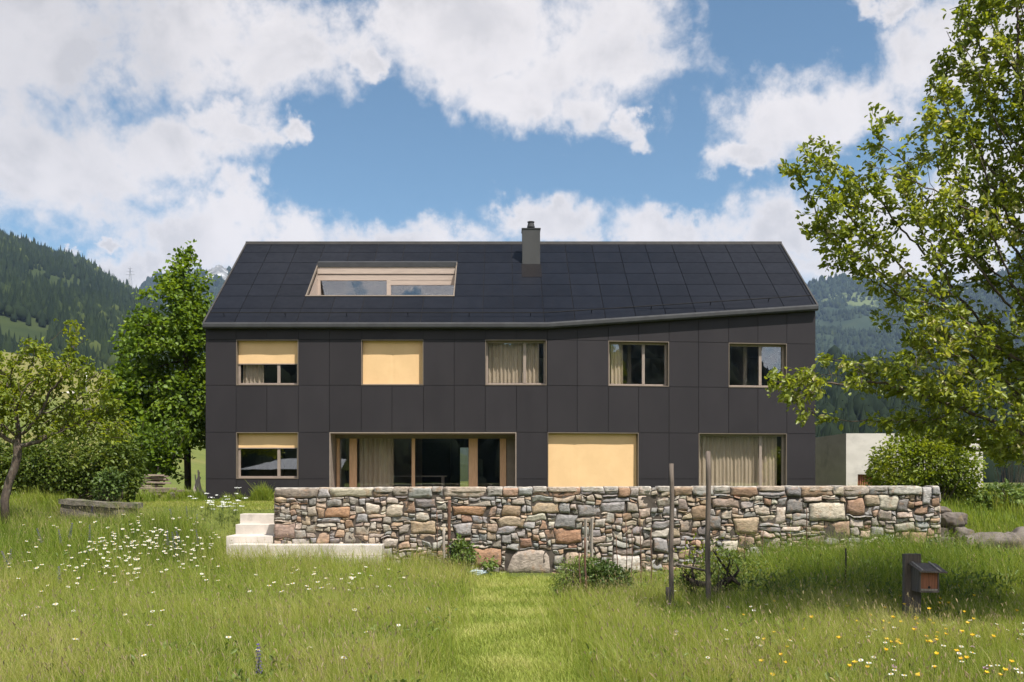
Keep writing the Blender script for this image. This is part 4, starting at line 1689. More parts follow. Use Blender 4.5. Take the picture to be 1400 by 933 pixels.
def tree(name, label, start, attract, leaf_mat, di, dk, step, r_tip, expo, r_max, per, lsize, spread, bark='bark', tw=None, ratio=.5, group=None,
         up=.5, droop=.25, tone_fn=None, thin=3.5, grav=0.0, clump=1.0):
    nodes, par = colonize(start, attract, di, dk, step, grav=grav)
    mb, rad, kids = branch_mesh(nodes, par, r_tip, expo, r_max)
    t_ = thing(name, label, 'tree' if 'tree' in name else 'shrub', tuple(start[0]), group)
    mb.build('trunk', M[bark], t_, smooth=True)
    sel = np.where((rad < r_tip * thin) & (np.arange(len(nodes)) >= len(start)))[0]
    pos, dr = [], []
    for i in sel:
        p_ = par[i]
        d = nodes[i] - nodes[p_]
        k = rng.poisson(per / clump) if rng.random() < clump else 0
        if not kids[i]:
            k += 4
        for _ in range(k):
            f = rng.random()
            pos.append(nodes[p_] + d * f + rng.normal(0, spread, 3))
            dr.append(d / (np.linalg.norm(d) + 1e-6))
    pos, dr = np.array(pos), np.array(dr)
    tn = tone_fn(pos) if tone_fn else np.clip(rng.normal(.5, .22, len(pos)), 0, 1)
    V, Q, T_ = leaves(pos, dr, lsize, ratio, up, droop, tn)
    link('crown', np_mesh('crown', V, Q, mat=M[leaf_mat], tone=T_), t_)
    print(name, 'nodes', len(nodes), 'leaves', len(pos))
    return t_


def clump_tone(sc, mean=.5, amp=.5, sig=.14):
    def f(pos):
        b = np.array([mn.noise(Vector(p_ * sc)) for p_ in pos])
        return np.clip(mean + b * amp + rng.normal(0, sig, len(pos)), 0, 1)
    return f


# the old apple tree at the right
AY = 13.0
ab = [(1106, 220, 44, 30), (1185, 262, 62, 50), (1135, 290, 45, 45), (1175, 335, 62, 45), (1200, 180, 24, 55), (1262, 285, 75, 75), (1285, 180, 50, 60), (1330, 95, 60, 55),
      (1345, 30, 55, 45), (1385, 190, 60, 90), (1345, 320, 95, 80), (1250, 385, 70, 36), (1300, 440, 110, 50), (1165, 505, 62, 32), (1085, 530, 44, 36), (1100, 560, 30, 22),
      (1235, 500, 90, 48), (1335, 530, 120, 72), (1225, 575, 40, 20), (1300, 590, 50, 20), (1410, 420, 100, 100), (1180, 470, 40, 24), (1400, 600, 70, 40),
      (1480, 180, 130, 230), (1560, 350, 150, 200), (1450, 520, 90, 90), (1440, -60, 120, 80), (1620, 150, 120, 200)]
att = blob_points(ab, AY, 12000, 1, 1.0, holes=(1.35, -.26))
tree('apple_tree', 'old apple tree reaching in from the right over the wall', [(8.6, 13.4, 0.0), (8.55, 13.4, .5), (8.5, 13.35, 1.0), (8.4, 13.3, 1.5), (8.3, 13.25, 1.9)], att, 'appleleaf',
     3.2, .125, .10, .0036, 2.3, .17, 6.6, .082, .042, clump=.45, tw=None, ratio=.52, tone_fn=clump_tone(1.3, .50, .35, .17), droop=.35, up=.25)

# small fruit tree at the left
LYY = 22.5
ab = [(25, 555, 55, 45), (85, 515, 50, 38), (115, 560, 58, 34), (95, 462, 20, 24), (45, 478, 18, 18), (150, 588, 40, 22), (-45, 520, 60, 60), (75, 584, 55, 18), (-40, 580, 50, 30),
      (135, 520, 24, 18), (5, 505, 40, 28)]
att = blob_points(ab, LYY, 4200, 1, 1.0, holes=(1.3, -.14))
b0 = at(8, 690, LYY)
tree('fruit_tree', 'small bright green fruit tree leaning in front of the hedge', [(b0.x, b0.y, 1.15), at(6, 685, LYY), at(12, 660, LYY), at(20, 640, LYY), at(24, 622, LYY)], att, 'limeleaf',
     3.0, .14, .10, .0055, 2.15, .15, 4.2, .10, .055, clump=.42, ratio=.55, tone_fn=clump_tone(1.5, .5, .4, .16))

# the maple left of the house
MY = 36.0
ab = [(257, 346, 9, 16), (253, 372, 20, 24), (246, 400, 36, 30), (238, 440, 54, 40), (224, 485, 64, 42), (214, 535, 70, 46), (222, 590, 72, 44), (172, 562, 34, 40), (265, 470, 34, 60),
      (265, 560, 32, 60), (186, 452, 20, 20), (164, 512, 20, 18), (203, 408, 13, 13), (281, 420, 12, 18), (222, 382, 11, 10), (160, 590, 20, 22), (158, 545, 18, 36), (200, 628, 46, 20), (240, 622, 28, 18), (178, 480, 16, 12), (288, 385, 7, 9)]
att = blob_points(ab, MY, 7000, 1, 1.0, inner=.2, holes=(.85, -.20))
bx0 = at(257, 665, MY)
tree('maple_tree', 'tall dense green maple standing left of the house', [(bx0.x, MY, 1.3), (bx0.x, MY, 2.2), (bx0.x - .02, MY, 3.0), (bx0.x, MY, 3.8)] + [(bx0.x - .02 * k, MY, 3.8 + .7 * k) for k in range(1, 8)],
     att, 'mapleleaf', 3.5, .24, .20, .008, 2.25, .20, 11.0, .15, .13, bark='darkbark', ratio=.8, tone_fn=clump_tone(.9, .5, .45, .17), thin=3.2, up=.8, droop=.3)

# a few dark saplings and bushes behind it, between hedge and house
ab = [(205, 600, 30, 30), (225, 625, 32, 26), (190, 625, 30, 24), (235, 600, 26, 26)]
att = blob_points(ab, 33.5, 260, 1, 1.0)
c0 = at(212, 668, 33.5)
tree('dark_shrub', 'dark leafy shrub behind the board pile under the maple', [(c0.x, 33.5, 1.4), (c0.x, 33.5, 1.7), (c0.x + .05, 33.5, 2.0)], att, 'mapleleaf', 3, .25, .18, .008, 2.2, .07, 7, .17, .13,
     bark='darkbark', ratio=.7, tone_fn=clump_tone(1, .25, .3, .15))


def leaf_mass(name, label, cat, boxes, Y, n, lsize, mat, ratio=.55, tone=(.5, .4, .15), sc=1.2, shell=True, up=.5, stems=None, depth=1.0, z_floor=None):
    """a shrub or hedge: leaves through an uneven volume, with stems inside"""
    pos = blob_points(boxes, Y, n, 1, depth, inner=.25 if shell else 0)
    k = np.array([mn.noise(Vector(p_ * 1.7)) for p_ in pos])
    pos = pos[(k > -.28) | (rng.random(len(pos)) < .35)]
    pos += rng.normal(0, .05, pos.shape)
    if z_floor is not None:
        gz_ = ground_z(pos[:, 0], pos[:, 1])
        pos = pos[pos[:, 2] > gz_ + .02]
    c = pos.mean(0)
    dr = pos - c
    dr /= np.linalg.norm(dr, axis=1)[:, None] + 1e-6
    tn = np.clip(tone[0] + tone[1] * np.array([mn.noise(Vector(p_ * sc)) for p_ in pos]) + rng.normal(0, tone[2], len(pos)), 0, 1)
    V, Q, T_ = leaves(pos, dr, lsize, ratio, up, .1, tn)
    zb_ = float(ground_z(c[0], c[1]))
    t_ = thing(name, label, cat, (c[0], c[1], zb_))
    mb = MB()
    sel = pos[rng.choice(len(pos), min(stems or 40, len(pos)), replace=False)]
    for p_ in sel:
        b_ = (c[0] + (p_[0] - c[0]) * .45, c[1] + (p_[1] - c[1]) * .45)
        gz0 = float(ground_z(*b_)) - .05
        mid = ((b_[0] + p_[0]) / 2 + rng.normal(0, .04), (b_[1] + p_[1]) / 2 + rng.normal(0, .04), gz0 + (p_[2] - gz0) * .6)
        mb.tube([(b_[0], b_[1], gz0), mid, p_], [.014, .010, .004], 5)
    mb.build('stems', M['bark'], t_)
    link('foliage', np_mesh('foliage', V, Q, mat=M[mat], tone=T_), t_)
    return t_


leaf_mass('hedge', 'dense dark green hedge behind the small fruit tree', 'hedge',
          [(20 + 28 * k, 640 + random.uniform(-4, 6), 34, 50 + random.uniform(-6, 6), random.uniform(-.2, .2)) for k in range(-5, 6)] + [(166, 640, 28, 44)], 27.0, 21000, .11, 'hedgeleaf', tone=(.42, .5, .16), stems=120, z_floor=0)
leaf_mass('garden_bush', 'small round bush in front of the hedge end', 'bush', [(148, 668, 20, 20), (152, 655, 14, 12)], 25.6, 1100, .11, 'vineleaf', tone=(.35, .4, .15), z_floor=0)
leaf_mass('lime_shrub', 'lime green shrub rising behind the right end of the wall', 'shrub',
          [(1235, 640, 46, 46), (1275, 630, 44, 48), (1305, 640, 36, 44), (1300, 605, 22, 26), (1262, 605, 28, 26), (1210, 650, 24, 26), (1320, 672, 24, 20)], 27.5, 11500, .10, 'limeleaf', tone=(.46, .5, .16), stems=90, z_floor=0)
leaf_mass('currant_bush', 'dark green leafy bush behind the rusty stake', 'bush', [(835, 800, 26, 24), (822, 790, 22, 22)], 17.6, 2300, .07, 'vineleaf', tone=(.30, .4, .15), stems=50, z_floor=0)
leaf_mass('tansy_bush', 'pale feathery green bush left of the rusty stake', 'bush', [(782, 795, 24, 30), (800, 780, 20, 20), (770, 812, 16, 20)], 18.2, 2600, .055, 'vineleaf', ratio=.3, tone=(.72, .4, .15), stems=60, z_floor=0)
leaf_mass('rose_plant', 'green plant climbing beside the posts at the wall', 'plant', [(632, 758, 18, 18), (628, 748, 9, 10), (668, 772, 9, 8)], 22.6, 900, .085, 'vineleaf', tone=(.55, .4, .15), z_floor=0)
leaf_mass('wall_bush', 'low mallow like plant in front of the middle posts', 'plant', [(985, 800, 26, 12), (940, 795, 16, 10)], 17.4, 800, .06, 'vineleaf', tone=(.55, .3, .15), z_floor=0)
leaf_mass('bank_shrub', 'leafy blue green clump on the bank right of the lime shrub', 'shrub', [(1372, 682, 34, 20), (1345, 690, 24, 16)], 27.0, 1500, .12, 'vineleaf', tone=(.45, .4, .15), z_floor=0)
leaf_mass('field_bush', 'pale bush at the far edge of the field on the right', 'bush', [(1370, 610, 26, 18), (1395, 606, 24, 22)], 70.0, 1500, .3, 'limeleaf', tone=(.3, .4, .15))

# ------------------------------------------------------------------ posts, stakes, vine, nest box
# tall vine posts


def post(name, label, px, py_top, py_bot, wpx, mat='greywood', Y=None, lean=0, cat='post', sq=False, group=None):
    g = pxg(px, py_bot)
    Y = Y or g[1]
    x = (px - CX) / FPX * Y
    zb_ = float(ground_z(x, Y)) - .25
    zt_ = EYE + (HY - py_top) / FPX * Y
    r_ = wpx * .88 / FPX * Y / 2
    n = 9
    P = [(x + lean * f + .008 * math.sin(f * 9 + px), Y + .006 * math.sin(f * 7), zb_ + (zt_ - zb_) * f) for f in np.linspace(0, 1, n)]
    mb = MB()
    mb.tube(P, [r_ * (1.08 - .12 * f) for f in np.linspace(0, 1, n)], 4 if sq else 10)
    o = mb.build(name, M[mat], smooth=not sq)
    return tag(o, label, cat, group)


post('wooden_post', 'shorter of the two tall grey wooden posts before the wall', 918, 634, 838, 7.2)
post('wooden_post', 'taller grey wooden post standing in the old vine', 968, 617, 836, 7.8)
post('short_post', 'stub of dark wood at the foot of the shorter grey post', 914, 803, 838, 8, Y=15.8)
post('dark_post', 'dark rusty post leaning against the left part of the wall', 613, 684, 772, 5.5, 'rust', Y=22.9, lean=.03)
post('pale_post', 'slim pale wooden post beside the dark rusty post', 607, 722, 776, 4.5, 'palewood', Y=22.6)
post('black_pipe', 'short black pipe right of the slim pale post', 615, 742, 775, 4, 'black', Y=22.5, cat='pipe')
post('rusty_stake', 'tall thin rusty stake between the two garden bushes', 803, 735, 830, 3.2, 'rust', Y=17.0, lean=-.05, cat='stake')
post('rusty_stake', 'thinner rusty stake leaning left of the tall one', 796, 756, 815, 2.0, 'rust', Y=17.6, lean=-.06, cat='stake')
post('wooden_stake', 'short pale wooden stake just left of its wider twin at the wall', 801, 710, 780, 4.5, 'palewood', Y=20.5, cat='stake', sq=True)
post('wooden_stake', 'wider pale grey wooden stake behind the rusty stake', 809, 709, 785, 5.0, 'palewood', Y=20.7, cat='stake', sq=True)
post('iron_rod', 'thin dark iron rod in the tall grass left of the nest box', 1156, 750, 815, 2.6, 'darkbark', Y=16.4, cat='rod')
for k, (px, pt, pb, Y) in enumerate(((845, 733, 780, 20.5), (857, 712, 782, 20.6), (863, 724, 782, 20.7), (877, 700, 786, 20.3), (890, 722, 790, 20), (1017, 730, 770, 20), (1041, 726, 765, 20.4),
                                     (1105, 694, 752, 21), (936, 735, 790, 20), (598, 700, 770, 22.8))):
    lab = 'thin rusty garden rod standing before the stone wall'
    post('garden_rod', lab, px, pt, pb, 1.4, 'rust', Y=Y, cat='rod', group='thin rods before the wall', lean=random.uniform(-.05, .05))
# cross rail between the two posts
mb = MB()
mb.tube([at(924, 772, 16.9), at(945, 776, 16.8), at(966, 781, 16.7)], [.022, .02, .02], 7)
tag(mb.build('wooden_rail', M['greywood'], smooth=True), 'short grey rail between the two tall posts', 'rail')
# gnarled vine
vn = thing('old_vine', 'gnarled bare vine stock twisting behind the taller post', 'vine', tuple(at(970, 838, 17)))
VY = 17.1


def vpx(*ps):
    return [Vector(at(a_, b_, VY + (c_ if c_ else 0))) for a_, b_, c_ in ps]


mb = MB()
mb.tube(vpx((972, 845, 0), (970, 825, 0), (976, 810, .05), (985, 800, .1), (1000, 790, .1), (1012, 800, .05)), [.085, .08, .075, .07, .055, .03], 9)
mb.tube(vpx((976, 812, 0), (965, 800, -.1), (950, 797, 0), (940, 790, .05), (933, 786, 0)), [.07, .065, .055, .04, .02], 9)
mb.tube(vpx((998, 792, .1), (994, 780, .1), (985, 768, 0), (978, 757, 0), (974, 752, 0)), [.035, .026, .02, .015, .008], 7)
mb.tube(vpx((994, 780, .1), (998, 768, .1), (992, 757, .05)), [.02, .014, .007], 6)
mb.tube(vpx((950, 797, 0), (946, 780, 0), (950, 765, .1), (945, 752, .1)), [.025, .02, .014, .006], 6)
mb.tube(vpx((1003, 789, .1), (1010, 780, .1), (1006, 771, .1)), [.03, .02, .008], 6)
for k in range(16):
    a_ = random.uniform(938, 1008)
    b_ = random.uniform(775, 800)
    mb.tube(vpx((a_, b_, random.uniform(-.1, .1)), (a_ + random.uniform(-8, 8), b_ - random.uniform(5, 14), 0), (a_ + random.uniform(-14, 14), b_ - random.uniform(12, 28), 0)), [.012, .008, .004], 5)
mb.build('trunk', M['darkbark'], vn, smooth=True)
pos = np.array([tuple(at(random.gauss(965, 24), random.gauss(768, 14), VY + random.uniform(-.2, .3))) for _ in range(260)])
V, Q, T_ = leaves(pos, rng.normal(0, 1, pos.shape), .06, .6, .5, .1, np.clip(rng.normal(.7, .2, len(pos)), 0, 1))
link('foliage', np_mesh('foliage', V, Q, mat=M['limeleaf'], tone=T_), vn)

# nest box on its post
BY = 14.6
bs = BY / FPX


def bp(px):
    return (px - CX) * bs


def bz(py):
    return EYE + (HY - py) * bs


nb_ = thing('nest_box', 'small red brown nest box with slanted lid on a weathered plank post', 'nest box', (bp(1248), BY, 0.1))
mb = MB()
mb.box(bp(1237), bp(1259.5), BY, BY + .09, -0.15, bz(758))
link('post', roughen(mb.mesh('post', M['greywood']), .008, 6, 4), nb_)
mb = MB()
x0, x1, za, zb_ = bp(1247.5), bp(1270), bz(805), bz(779)
yf, yb = BY - .30, BY - .004
mb.box(x0 - .02, x0, yf, yb, za, zb_ + .035)
mb.box(x1, x1 + .02, yf, yb, za, zb_ + .02)
mb.box(x0 - .02, x1 + .02, yf, yb, za - .025, za)
mb.box(x0, x1, yb - .02, yb, za, zb_ + .05)
mb.build('box', M['greywood'], nb_)
mb = MB()
mb.box(x0 + .002, x1 - .002, yf + .012, yf + .03, za + .03, zb_)
fp = mb.build('front_board', M['redwood'], nb_)
mb = MB()
mb.lathe([(.02, 0), (.02, .004)], 16)
eo = mb.build('entrance_slot', M['black'], fp)
eo.rotation_euler = (PI / 2, 0, 0)
eo.location = Vector(((x0 + x1) / 2, yf + .0115, za + .052)) - world_loc(fp)
mb = MB()
mb.box(x0 + .002, x1 - .002, yf + .004, yf + .03, za + .002, za + .028)
mb.build('perch_strip', M['palewood'], nb_)
mb = MB()
mb.hexa([(x0 - .06, yf - .10, zb_ - .005), (x1 + .10, yf - .10, zb_ - .02), (x1 + .10, yb, zb_ + .075), (x0 - .06, yb, zb_ + .09),
         (x0 - .06, yf - .10, zb_ + .015), (x1 + .10, yf - .10, zb_ + .0), (x1 + .10, yb, zb_ + .095), (x0 - .06, yb, zb_ + .11)])
ld = mb.build('lid', M['greywood'], nb_)
for xx in (x0 + .0, x1 + .0):
    mb = MB()
    mb.hexa([(xx - .02, yf - .08, zb_ + .018), (xx + .01, yf - .08, zb_ + .018), (xx + .01, yb, zb_ + .113), (xx - .02, yb, zb_ + .113),
             (xx - .02, yf - .08, zb_ + .028), (xx + .01, yf - .08, zb_ + .028), (xx + .01, yb, zb_ + .123), (xx - .02, yb, zb_ + .123)])
    mb.build('batten', M['palewood'], ld)

# ------------------------------------------------------------------ far small things
X, Y, z = pt_left(178, 1.0)
py_ = thing('power_pylon', 'tiny lattice power pylon on the ridge of the forest hill', 'pylon', (X, Y, z))
mb = MB()
H = 46
for sx in (-1, 1):
    for sy in (-1, 1):
        mb.tube([(X + sx * 4, Y + sy * 4, z - 4), (X + sx * 1.2, Y + sy * 1.2, z + H * .7), (X, Y, z + H)], [.35, .3, .2], 4)
for k in range(7):
    f0, f1 = k / 7, (k + 1) / 7
    r0, r1 = 4 - 3.6 * f0, 4 - 3.6 * f1
    mb.tube([(X - r0, Y - r0, z + H * f0), (X + r1, Y - r1, z + H * f1)], .22, 4)
    mb.tube([(X + r0, Y - r0, z + H * f0), (X - r1, Y - r1, z + H * f1)], .22, 4)
mb.build('mast', M['steel'], py_)
mb = MB()
for zz, hw in ((.66, 9), (.8, 7), (.92, 4.5)):
    mb.tube([(X - hw, Y, z + H * zz), (X + hw, Y, z + H * zz)], .3, 4)
mb.build('crossarm', M['steel'], py_)
# pole, terrace wall and fence on the meadow hill


def on_meadow(px, py):
    for v in np.linspace(0, 1, 400):
        X, Y, z = pt_meadow(px, v)
        if HY - (z - EYE) / Y * FPX <= py:
            return X, Y, z
    return X, Y, z


X, Y, z = on_meadow(118, 536)
mb = MB()
mb.tube([(X, Y, z - .3), (X, Y, z + 28 / FPX * Y)], .16, 8)
tag(mb.build('white_pole', M['white'], smooth=True), 'white pole standing on the meadow hill at the left', 'pole')
V, Q = [], []
for i, p_ in enumerate(range(80, 190, 3)):
    X, Y, z = on_meadow(p_, 538 + .02 * (p_ - 80))
    V += [(X, Y, z + .03), (X, Y + 4.5, z + .75)]
    if i:
        Q.append((2 * i - 2, 2 * i, 2 * i + 1, 2 * i - 1))
tag(link('hill_track', np_mesh('hill_track', V, Q, mat=M['concrete'])), kind='structure')
P = [on_meadow(p_, 563) for p_ in range(84, 150, 6)]
mb = MB()
for i in range(len(P) - 1):
    (Xa, Ya, za_), (Xb, Yb, zb2) = P[i], P[i + 1]
    mb.hexa([(Xa, Ya, za_ - .6), (Xb, Yb, zb2 - .6), (Xb, Yb + .5, zb2 - .6), (Xa, Ya + .5, za_ - .6), (Xa, Ya, za_ + .9), (Xb, Yb, zb2 + .9), (Xb, Yb + .5, zb2 + .9), (Xa, Ya + .5, za_ + .9)])
tag(mb.build('terrace_wall', M['boulder']), 'low dark terrace wall on the meadow hill', 'wall')
# shed behind the camera whose pale roof shows in the lower left pane
sh = thing('shed', 'shed with pale roof mirrored in the lower left window', 'shed', (-19, -12, 0))
mb = MB()
mb.box(-18.6, -12.6, -15, -10.4, -.2, 2.95)
mb.build('wall', M['greywood'], sh)
mb = MB()
mb.add([(-19.2, -9.8, 2.9), (-12, -9.8, 2.9), (-12, -12.7, 3.75), (-16.6, -12.7, 3.75), (-19.2, -15.6, 2.9), (-12, -15.6, 2.9)], [(0, 1, 2, 3), (3, 2, 5, 4), (0, 3, 4)])
mb.build('roof', M['roofpale'], sh)

# ------------------------------------------------------------------ grass
def vnoise(x, y, sc, seed):
    return np.array([mn.noise(Vector((a_ * sc, b_ * sc, seed))) for a_, b_ in zip(x, y)])


def blades(x, y, z, h, wd, lean, tone, segs=3):
    n = len(x)
    ang = rng.random(n) * 2 * PI
    la = ang + rng.normal(0, .5, n)
    lv = np.stack([np.cos(la), np.sin(la)], -1) * (lean * h)[:, None]
    # the breeze leans everything a little to the left
    lv[:, 0] -= .10 * h
    face = rng.random(n) * PI
    sx, sy = np.cos(face) * wd / 2, np.sin(face) * wd / 2
    V = np.zeros((n, (segs + 1) * 2, 3), np.float32)
    for k in range(segs + 1):
        f = k / segs
        cx_ = x + lv[:, 0] * f ** 2
        cy_ = y + lv[:, 1] * f ** 2
        cz_ = z - .02 + h * (f - .22 * (lean ** 2) * f ** 3)
        wk = (1 - .82 * f ** 1.4)
        V[:, 2 * k] = np.stack([cx_ - sx * wk, cy_ - sy * wk, cz_], -1)
        V[:, 2 * k + 1] = np.stack([cx_ + sx * wk, cy_ + sy * wk, cz_], -1)
    m = (segs + 1) * 2
    b0 = (np.arange(n) * m)[:, None]
    q_ = np.concatenate([b0 + np.array([2 * k, 2 * k + 1, 2 * k + 3, 2 * k + 2])[None] for k in range(segs)], 0)
    tip = np.stack([x + lv[:, 0], y + lv[:, 1], z - .02 + h * (1 - .22 * lean ** 2)], -1)
    return V.reshape(-1, 3), q_, np.repeat(tone, m), tip, lv


def path_half(y):
    return np.interp(y, [8, 12, 16, 20, 22, 23.5], [1.0, 1.0, 1.02, 1.1, 1.4, 1.6])


def path_mid(y):
    return np.interp(y, [8, 12, 16, 20, 22, 23.5], [.05, .10, .15, .30, .55, .9])


def meadow_points(n, y0, y1):
    """even over the picture rather than over the ground, so that near and far are equally fine"""
    y = y0 * (y1 / y0) ** rng.random(n) if y1 > 9 else rng.uniform(y0, y1, n)
    x = (rng.random(n) - .5) * 1.30 * y + .03 * y
    return x, y


def keep_mask(x, y):
    k = np.ones(len(x), bool)
    k &= ~((x > WX0 - .02) & (x < WX1 + .05) & (y > WY - .03) & (y < 24.1))
    k &= ~((x > -6.86) & (x < -2.83) & (y > 22.9) & (y < 23.7))
    k &= ~((x > -6.86) & (x < -5.5) & (y > 22.9) & (y < 25.2))
    k &= ~((x > 10.5) & (x < 11.5) & (y > 23.3) & (y < 24.9))
    k &= ~((x > LX - .05) & (x < RX + .05) & (y > 29.9))
    k &= ~((x > -11.5) & (x < -9.5) & (y > 24.9) & (y < 25.5))
    return k


tall_V, tall_Q, tall_T = [], [], []
seed_V, seed_Q, seed_T = [], [], []
off = 0
soff = 0
NB = 560000
for part in range(3):
    n = NB // 3
    x, y = meadow_points(n, 8.6, 25.5)
    keep = keep_mask(x, y) & ((y < WY) | (x < -6.7) | (x > 10.9)) & ~((x > -10.2) & (x < -5) & (y > 24.7 + .25 * np.sin(x * 3)))
    pm_ = np.abs(x - path_mid(y)) - path_half(y) + .22 * vnoise(x, y, .9, 41.0) + rng.normal(0, .22, len(x))
    keep &= pm_ > 0
    # bare garden soil strip at the foot of the wall in the middle
    soil = (x > .2) & (x < 5.2) & (y > 22.2) & (y < 23.6)
    keep &= ~(soil & (rng.random(len(x)) < .9))
    x, y = x[keep], y[keep]
    z = ground_z(x, y)
    c1 = vnoise(x, y, .45, 2.0)
    c2 = vnoise(x, y, 1.9, 7.0)
    h = .24 + .09 * c1 + .11 * c2 + rng.normal(0, .075, len(x))
    h = h * (1 + .55 * sst(21.6, 22.6, y) * sst(-6.9, -6.4, x) * sst(-.2, -.9, x))
    h *= 1 + .25 * sst(.9, .1, np.abs(np.abs(x - path_mid(y)) - path_half(y)) * 0)
    # bed of taller dark growth in front of the right part of the wall, lower bright herbs in the middle
    bed = sst(4.6, 5.4, x) * sst(10.2, 9.2, x) * sst(15.2, 16.2, y) * sst(22.6, 21.4, y)
    herb = sst(1.9, 2.4, x) * sst(5.2, 4.6, x) * sst(16.6, 17.4, y)
    h = h * (1 + .8 * bed) * (1 - .45 * herb)
    h *= 1 - .38 * sst(19.5, 23.0, y) * sst(-.6, .2, x) * (1 - bed)
    h = h * (1 + .5 * sst(-8.8, -8.0, x) * sst(-6.7, -7.0, x) * sst(22.3, 23.2, y))
    h = h * (1 - .55 * sst(-12.0, -11.6, x) * sst(-9.2, -9.5, x) * sst(22.8, 23.6, y))
    h *= 1 - .68 * sst(.9, .5, np.abs(x - 6.2)) * sst(15.0, 14.6, y) * sst(12.2, 13.2, y)
    h = np.clip(h, .07, .80) * (0.85 + .15 * sst(9, 12, y))
    tone = .50 + .27 * c1 + .20 * c2 + rng.normal(0, .17, len(x))
    tone -= .34 * bed + .10 * herb
    tone -= .22 * sst(-6.0, -7.5, x) * sst(16.5, 20, y)
    tone -= .12 * sst(3, 6, x) * sst(14, 18, y)
    h = h * (1 + bed * np.clip(rng.normal(-.05, .38, len(x)), -.7, .9))
    tone = tone + bed * (.22 + rng.normal(0, .14, len(x)))
    lean = np.abs(rng.normal(.42, .30, len(x)))
    wd = (.0026 + .00022 * y) * rng.uniform(.6, 1.6, len(x))
    V, Q, T_, tip, lv = blades(x, y, z, h, wd, lean, np.clip(tone, 0, 1), 3)
    tall_V.append(V)
    tall_Q.append(Q + off)
    tall_T.append(T_)
    off += len(V)
    m_ = rng.random(len(x)) < (.020 + .04 * np.clip(c1, 0, 1) + .05 * bed + .05 * sst(20.5, 22.0, y) * sst(-.2, -.9, x))
    xx_, yy_, zz_ = x[m_], y[m_], z[m_]
    hx_ = rng.uniform(.38, .68, len(xx_)) * (1 - .45 * sst(.9, .5, np.abs(xx_ - 6.2)) * sst(15.0, 14.4, yy_))
    V, Q, T_, tip, lv = blades(xx_, yy_, zz_, hx_, .003 + .00010 * yy_, np.abs(rng.normal(.3, .2, len(xx_))), np.clip(rng.normal(.9, .1, len(xx_)), 0, 1), 3)
    tall_V.append(V)
    tall_Q.append(Q + off)
    tall_T.append(T_)
    off += len(V)
    # flowering stalks with feathery heads, taller than the leaves
    m_ = rng.random(len(x)) < .022 * (1 + .8 * c1) * (1 - .6 * bed)
    sx_, sy_, sz_ = x[m_], y[m_], z[m_]
    sh_ = np.clip(h[m_] * 1.3 + .05, .15, .8)
    V, Q, T_, tip, lv = blades(sx_, sy_, sz_, sh_, .0035 + .00012 * sy_, np.abs(rng.normal(.22, .15, len(sx_))), np.clip(rng.normal(.85, .12, len(sx_)), 0, 1), 3)
    tall_V.append(V)
    tall_Q.append(Q + off)
    tall_T.append(T_)
    off += len(V)
    d = np.concatenate([lv * 1.2, (sh_ * .8)[:, None]], 1)
    d /= np.linalg.norm(d, axis=1)[:, None]
    V, Q, T_ = leaves(tip - d * .02, d * 8, .052, .11, .2, 0, rng.random(len(tip)))
    seed_V.append(V)
    seed_Q.append(Q + soff)
    seed_T.append(T_)
    soff += len(V)
me = np_mesh('meadow_grass', np.concatenate(tall_V), np.concatenate(tall_Q), mat=M['grass'], tone=np.concatenate(tall_T))
tag(link('meadow_grass', me), kind='stuff')
me = np_mesh('grass_seed_heads', np.concatenate(seed_V), np.concatenate(seed_Q), mat=M['seed'], tone=np.concatenate(seed_T))
tag(link('grass_seed_heads', me), kind='stuff')
# broad-leaved weeds scattered through the meadow
n = 26000
x, y = meadow_points(n, 8.6, 24.6)
c1 = vnoise(x, y, .7, 21.0)
k = keep_mask(x, y) & ((y < WY) | (x < -6.7)) & (np.abs(x - path_mid(y)) > path_half(y) * .9) & (c1 + rng.normal(0, .18, n) > .02) & ~((x > -10.2) & (x < -5) & (y > 24.6))
x, y, c1 = x[k], y[k], c1[k]
z = ground_z(x, y) + rng.uniform(.02, .30, len(x)) * (.7 + .5 * c1)
pos = np.stack([x, y, z], -1)
V, Q, T_ = leaves(pos, rng.normal(0, .6, pos.shape) + np.array([0, 0, .6]), .085, .42, .45, 0, np.clip(.45 + .5 * c1 + rng.normal(0, .18, len(x)), 0, 1))
tag(link('meadow_weeds', np_mesh('meadow_weeds', V, Q, mat=M['vineleaf'], tone=T_)), kind='stuff')
n = 15000
x = rng.uniform(4.2, 10.4, n)
y = rng.uniform(15.2, 22.9, n)
c1 = vnoise(x, y, 1.1, 26.0)
k = c1 + rng.normal(0, .2, n) > 0
x, y, c1 = x[k], y[k], c1[k]
pos = np.stack([x, y, ground_z(x, y) + rng.uniform(.1, .62, len(x)) * (.8 + .5 * c1)], -1)
V, Q, T_ = leaves(pos, rng.normal(0, .5, pos.shape) + np.array([0, 0, .9]), .095, .26, .35, 0, np.clip(.4 + .5 * c1 + rng.normal(0, .2, len(x)), 0, 1))
tag(link('herb_growth', np_mesh('herb_growth', V, Q, mat=M['vineleaf'], tone=T_)), kind='stuff')
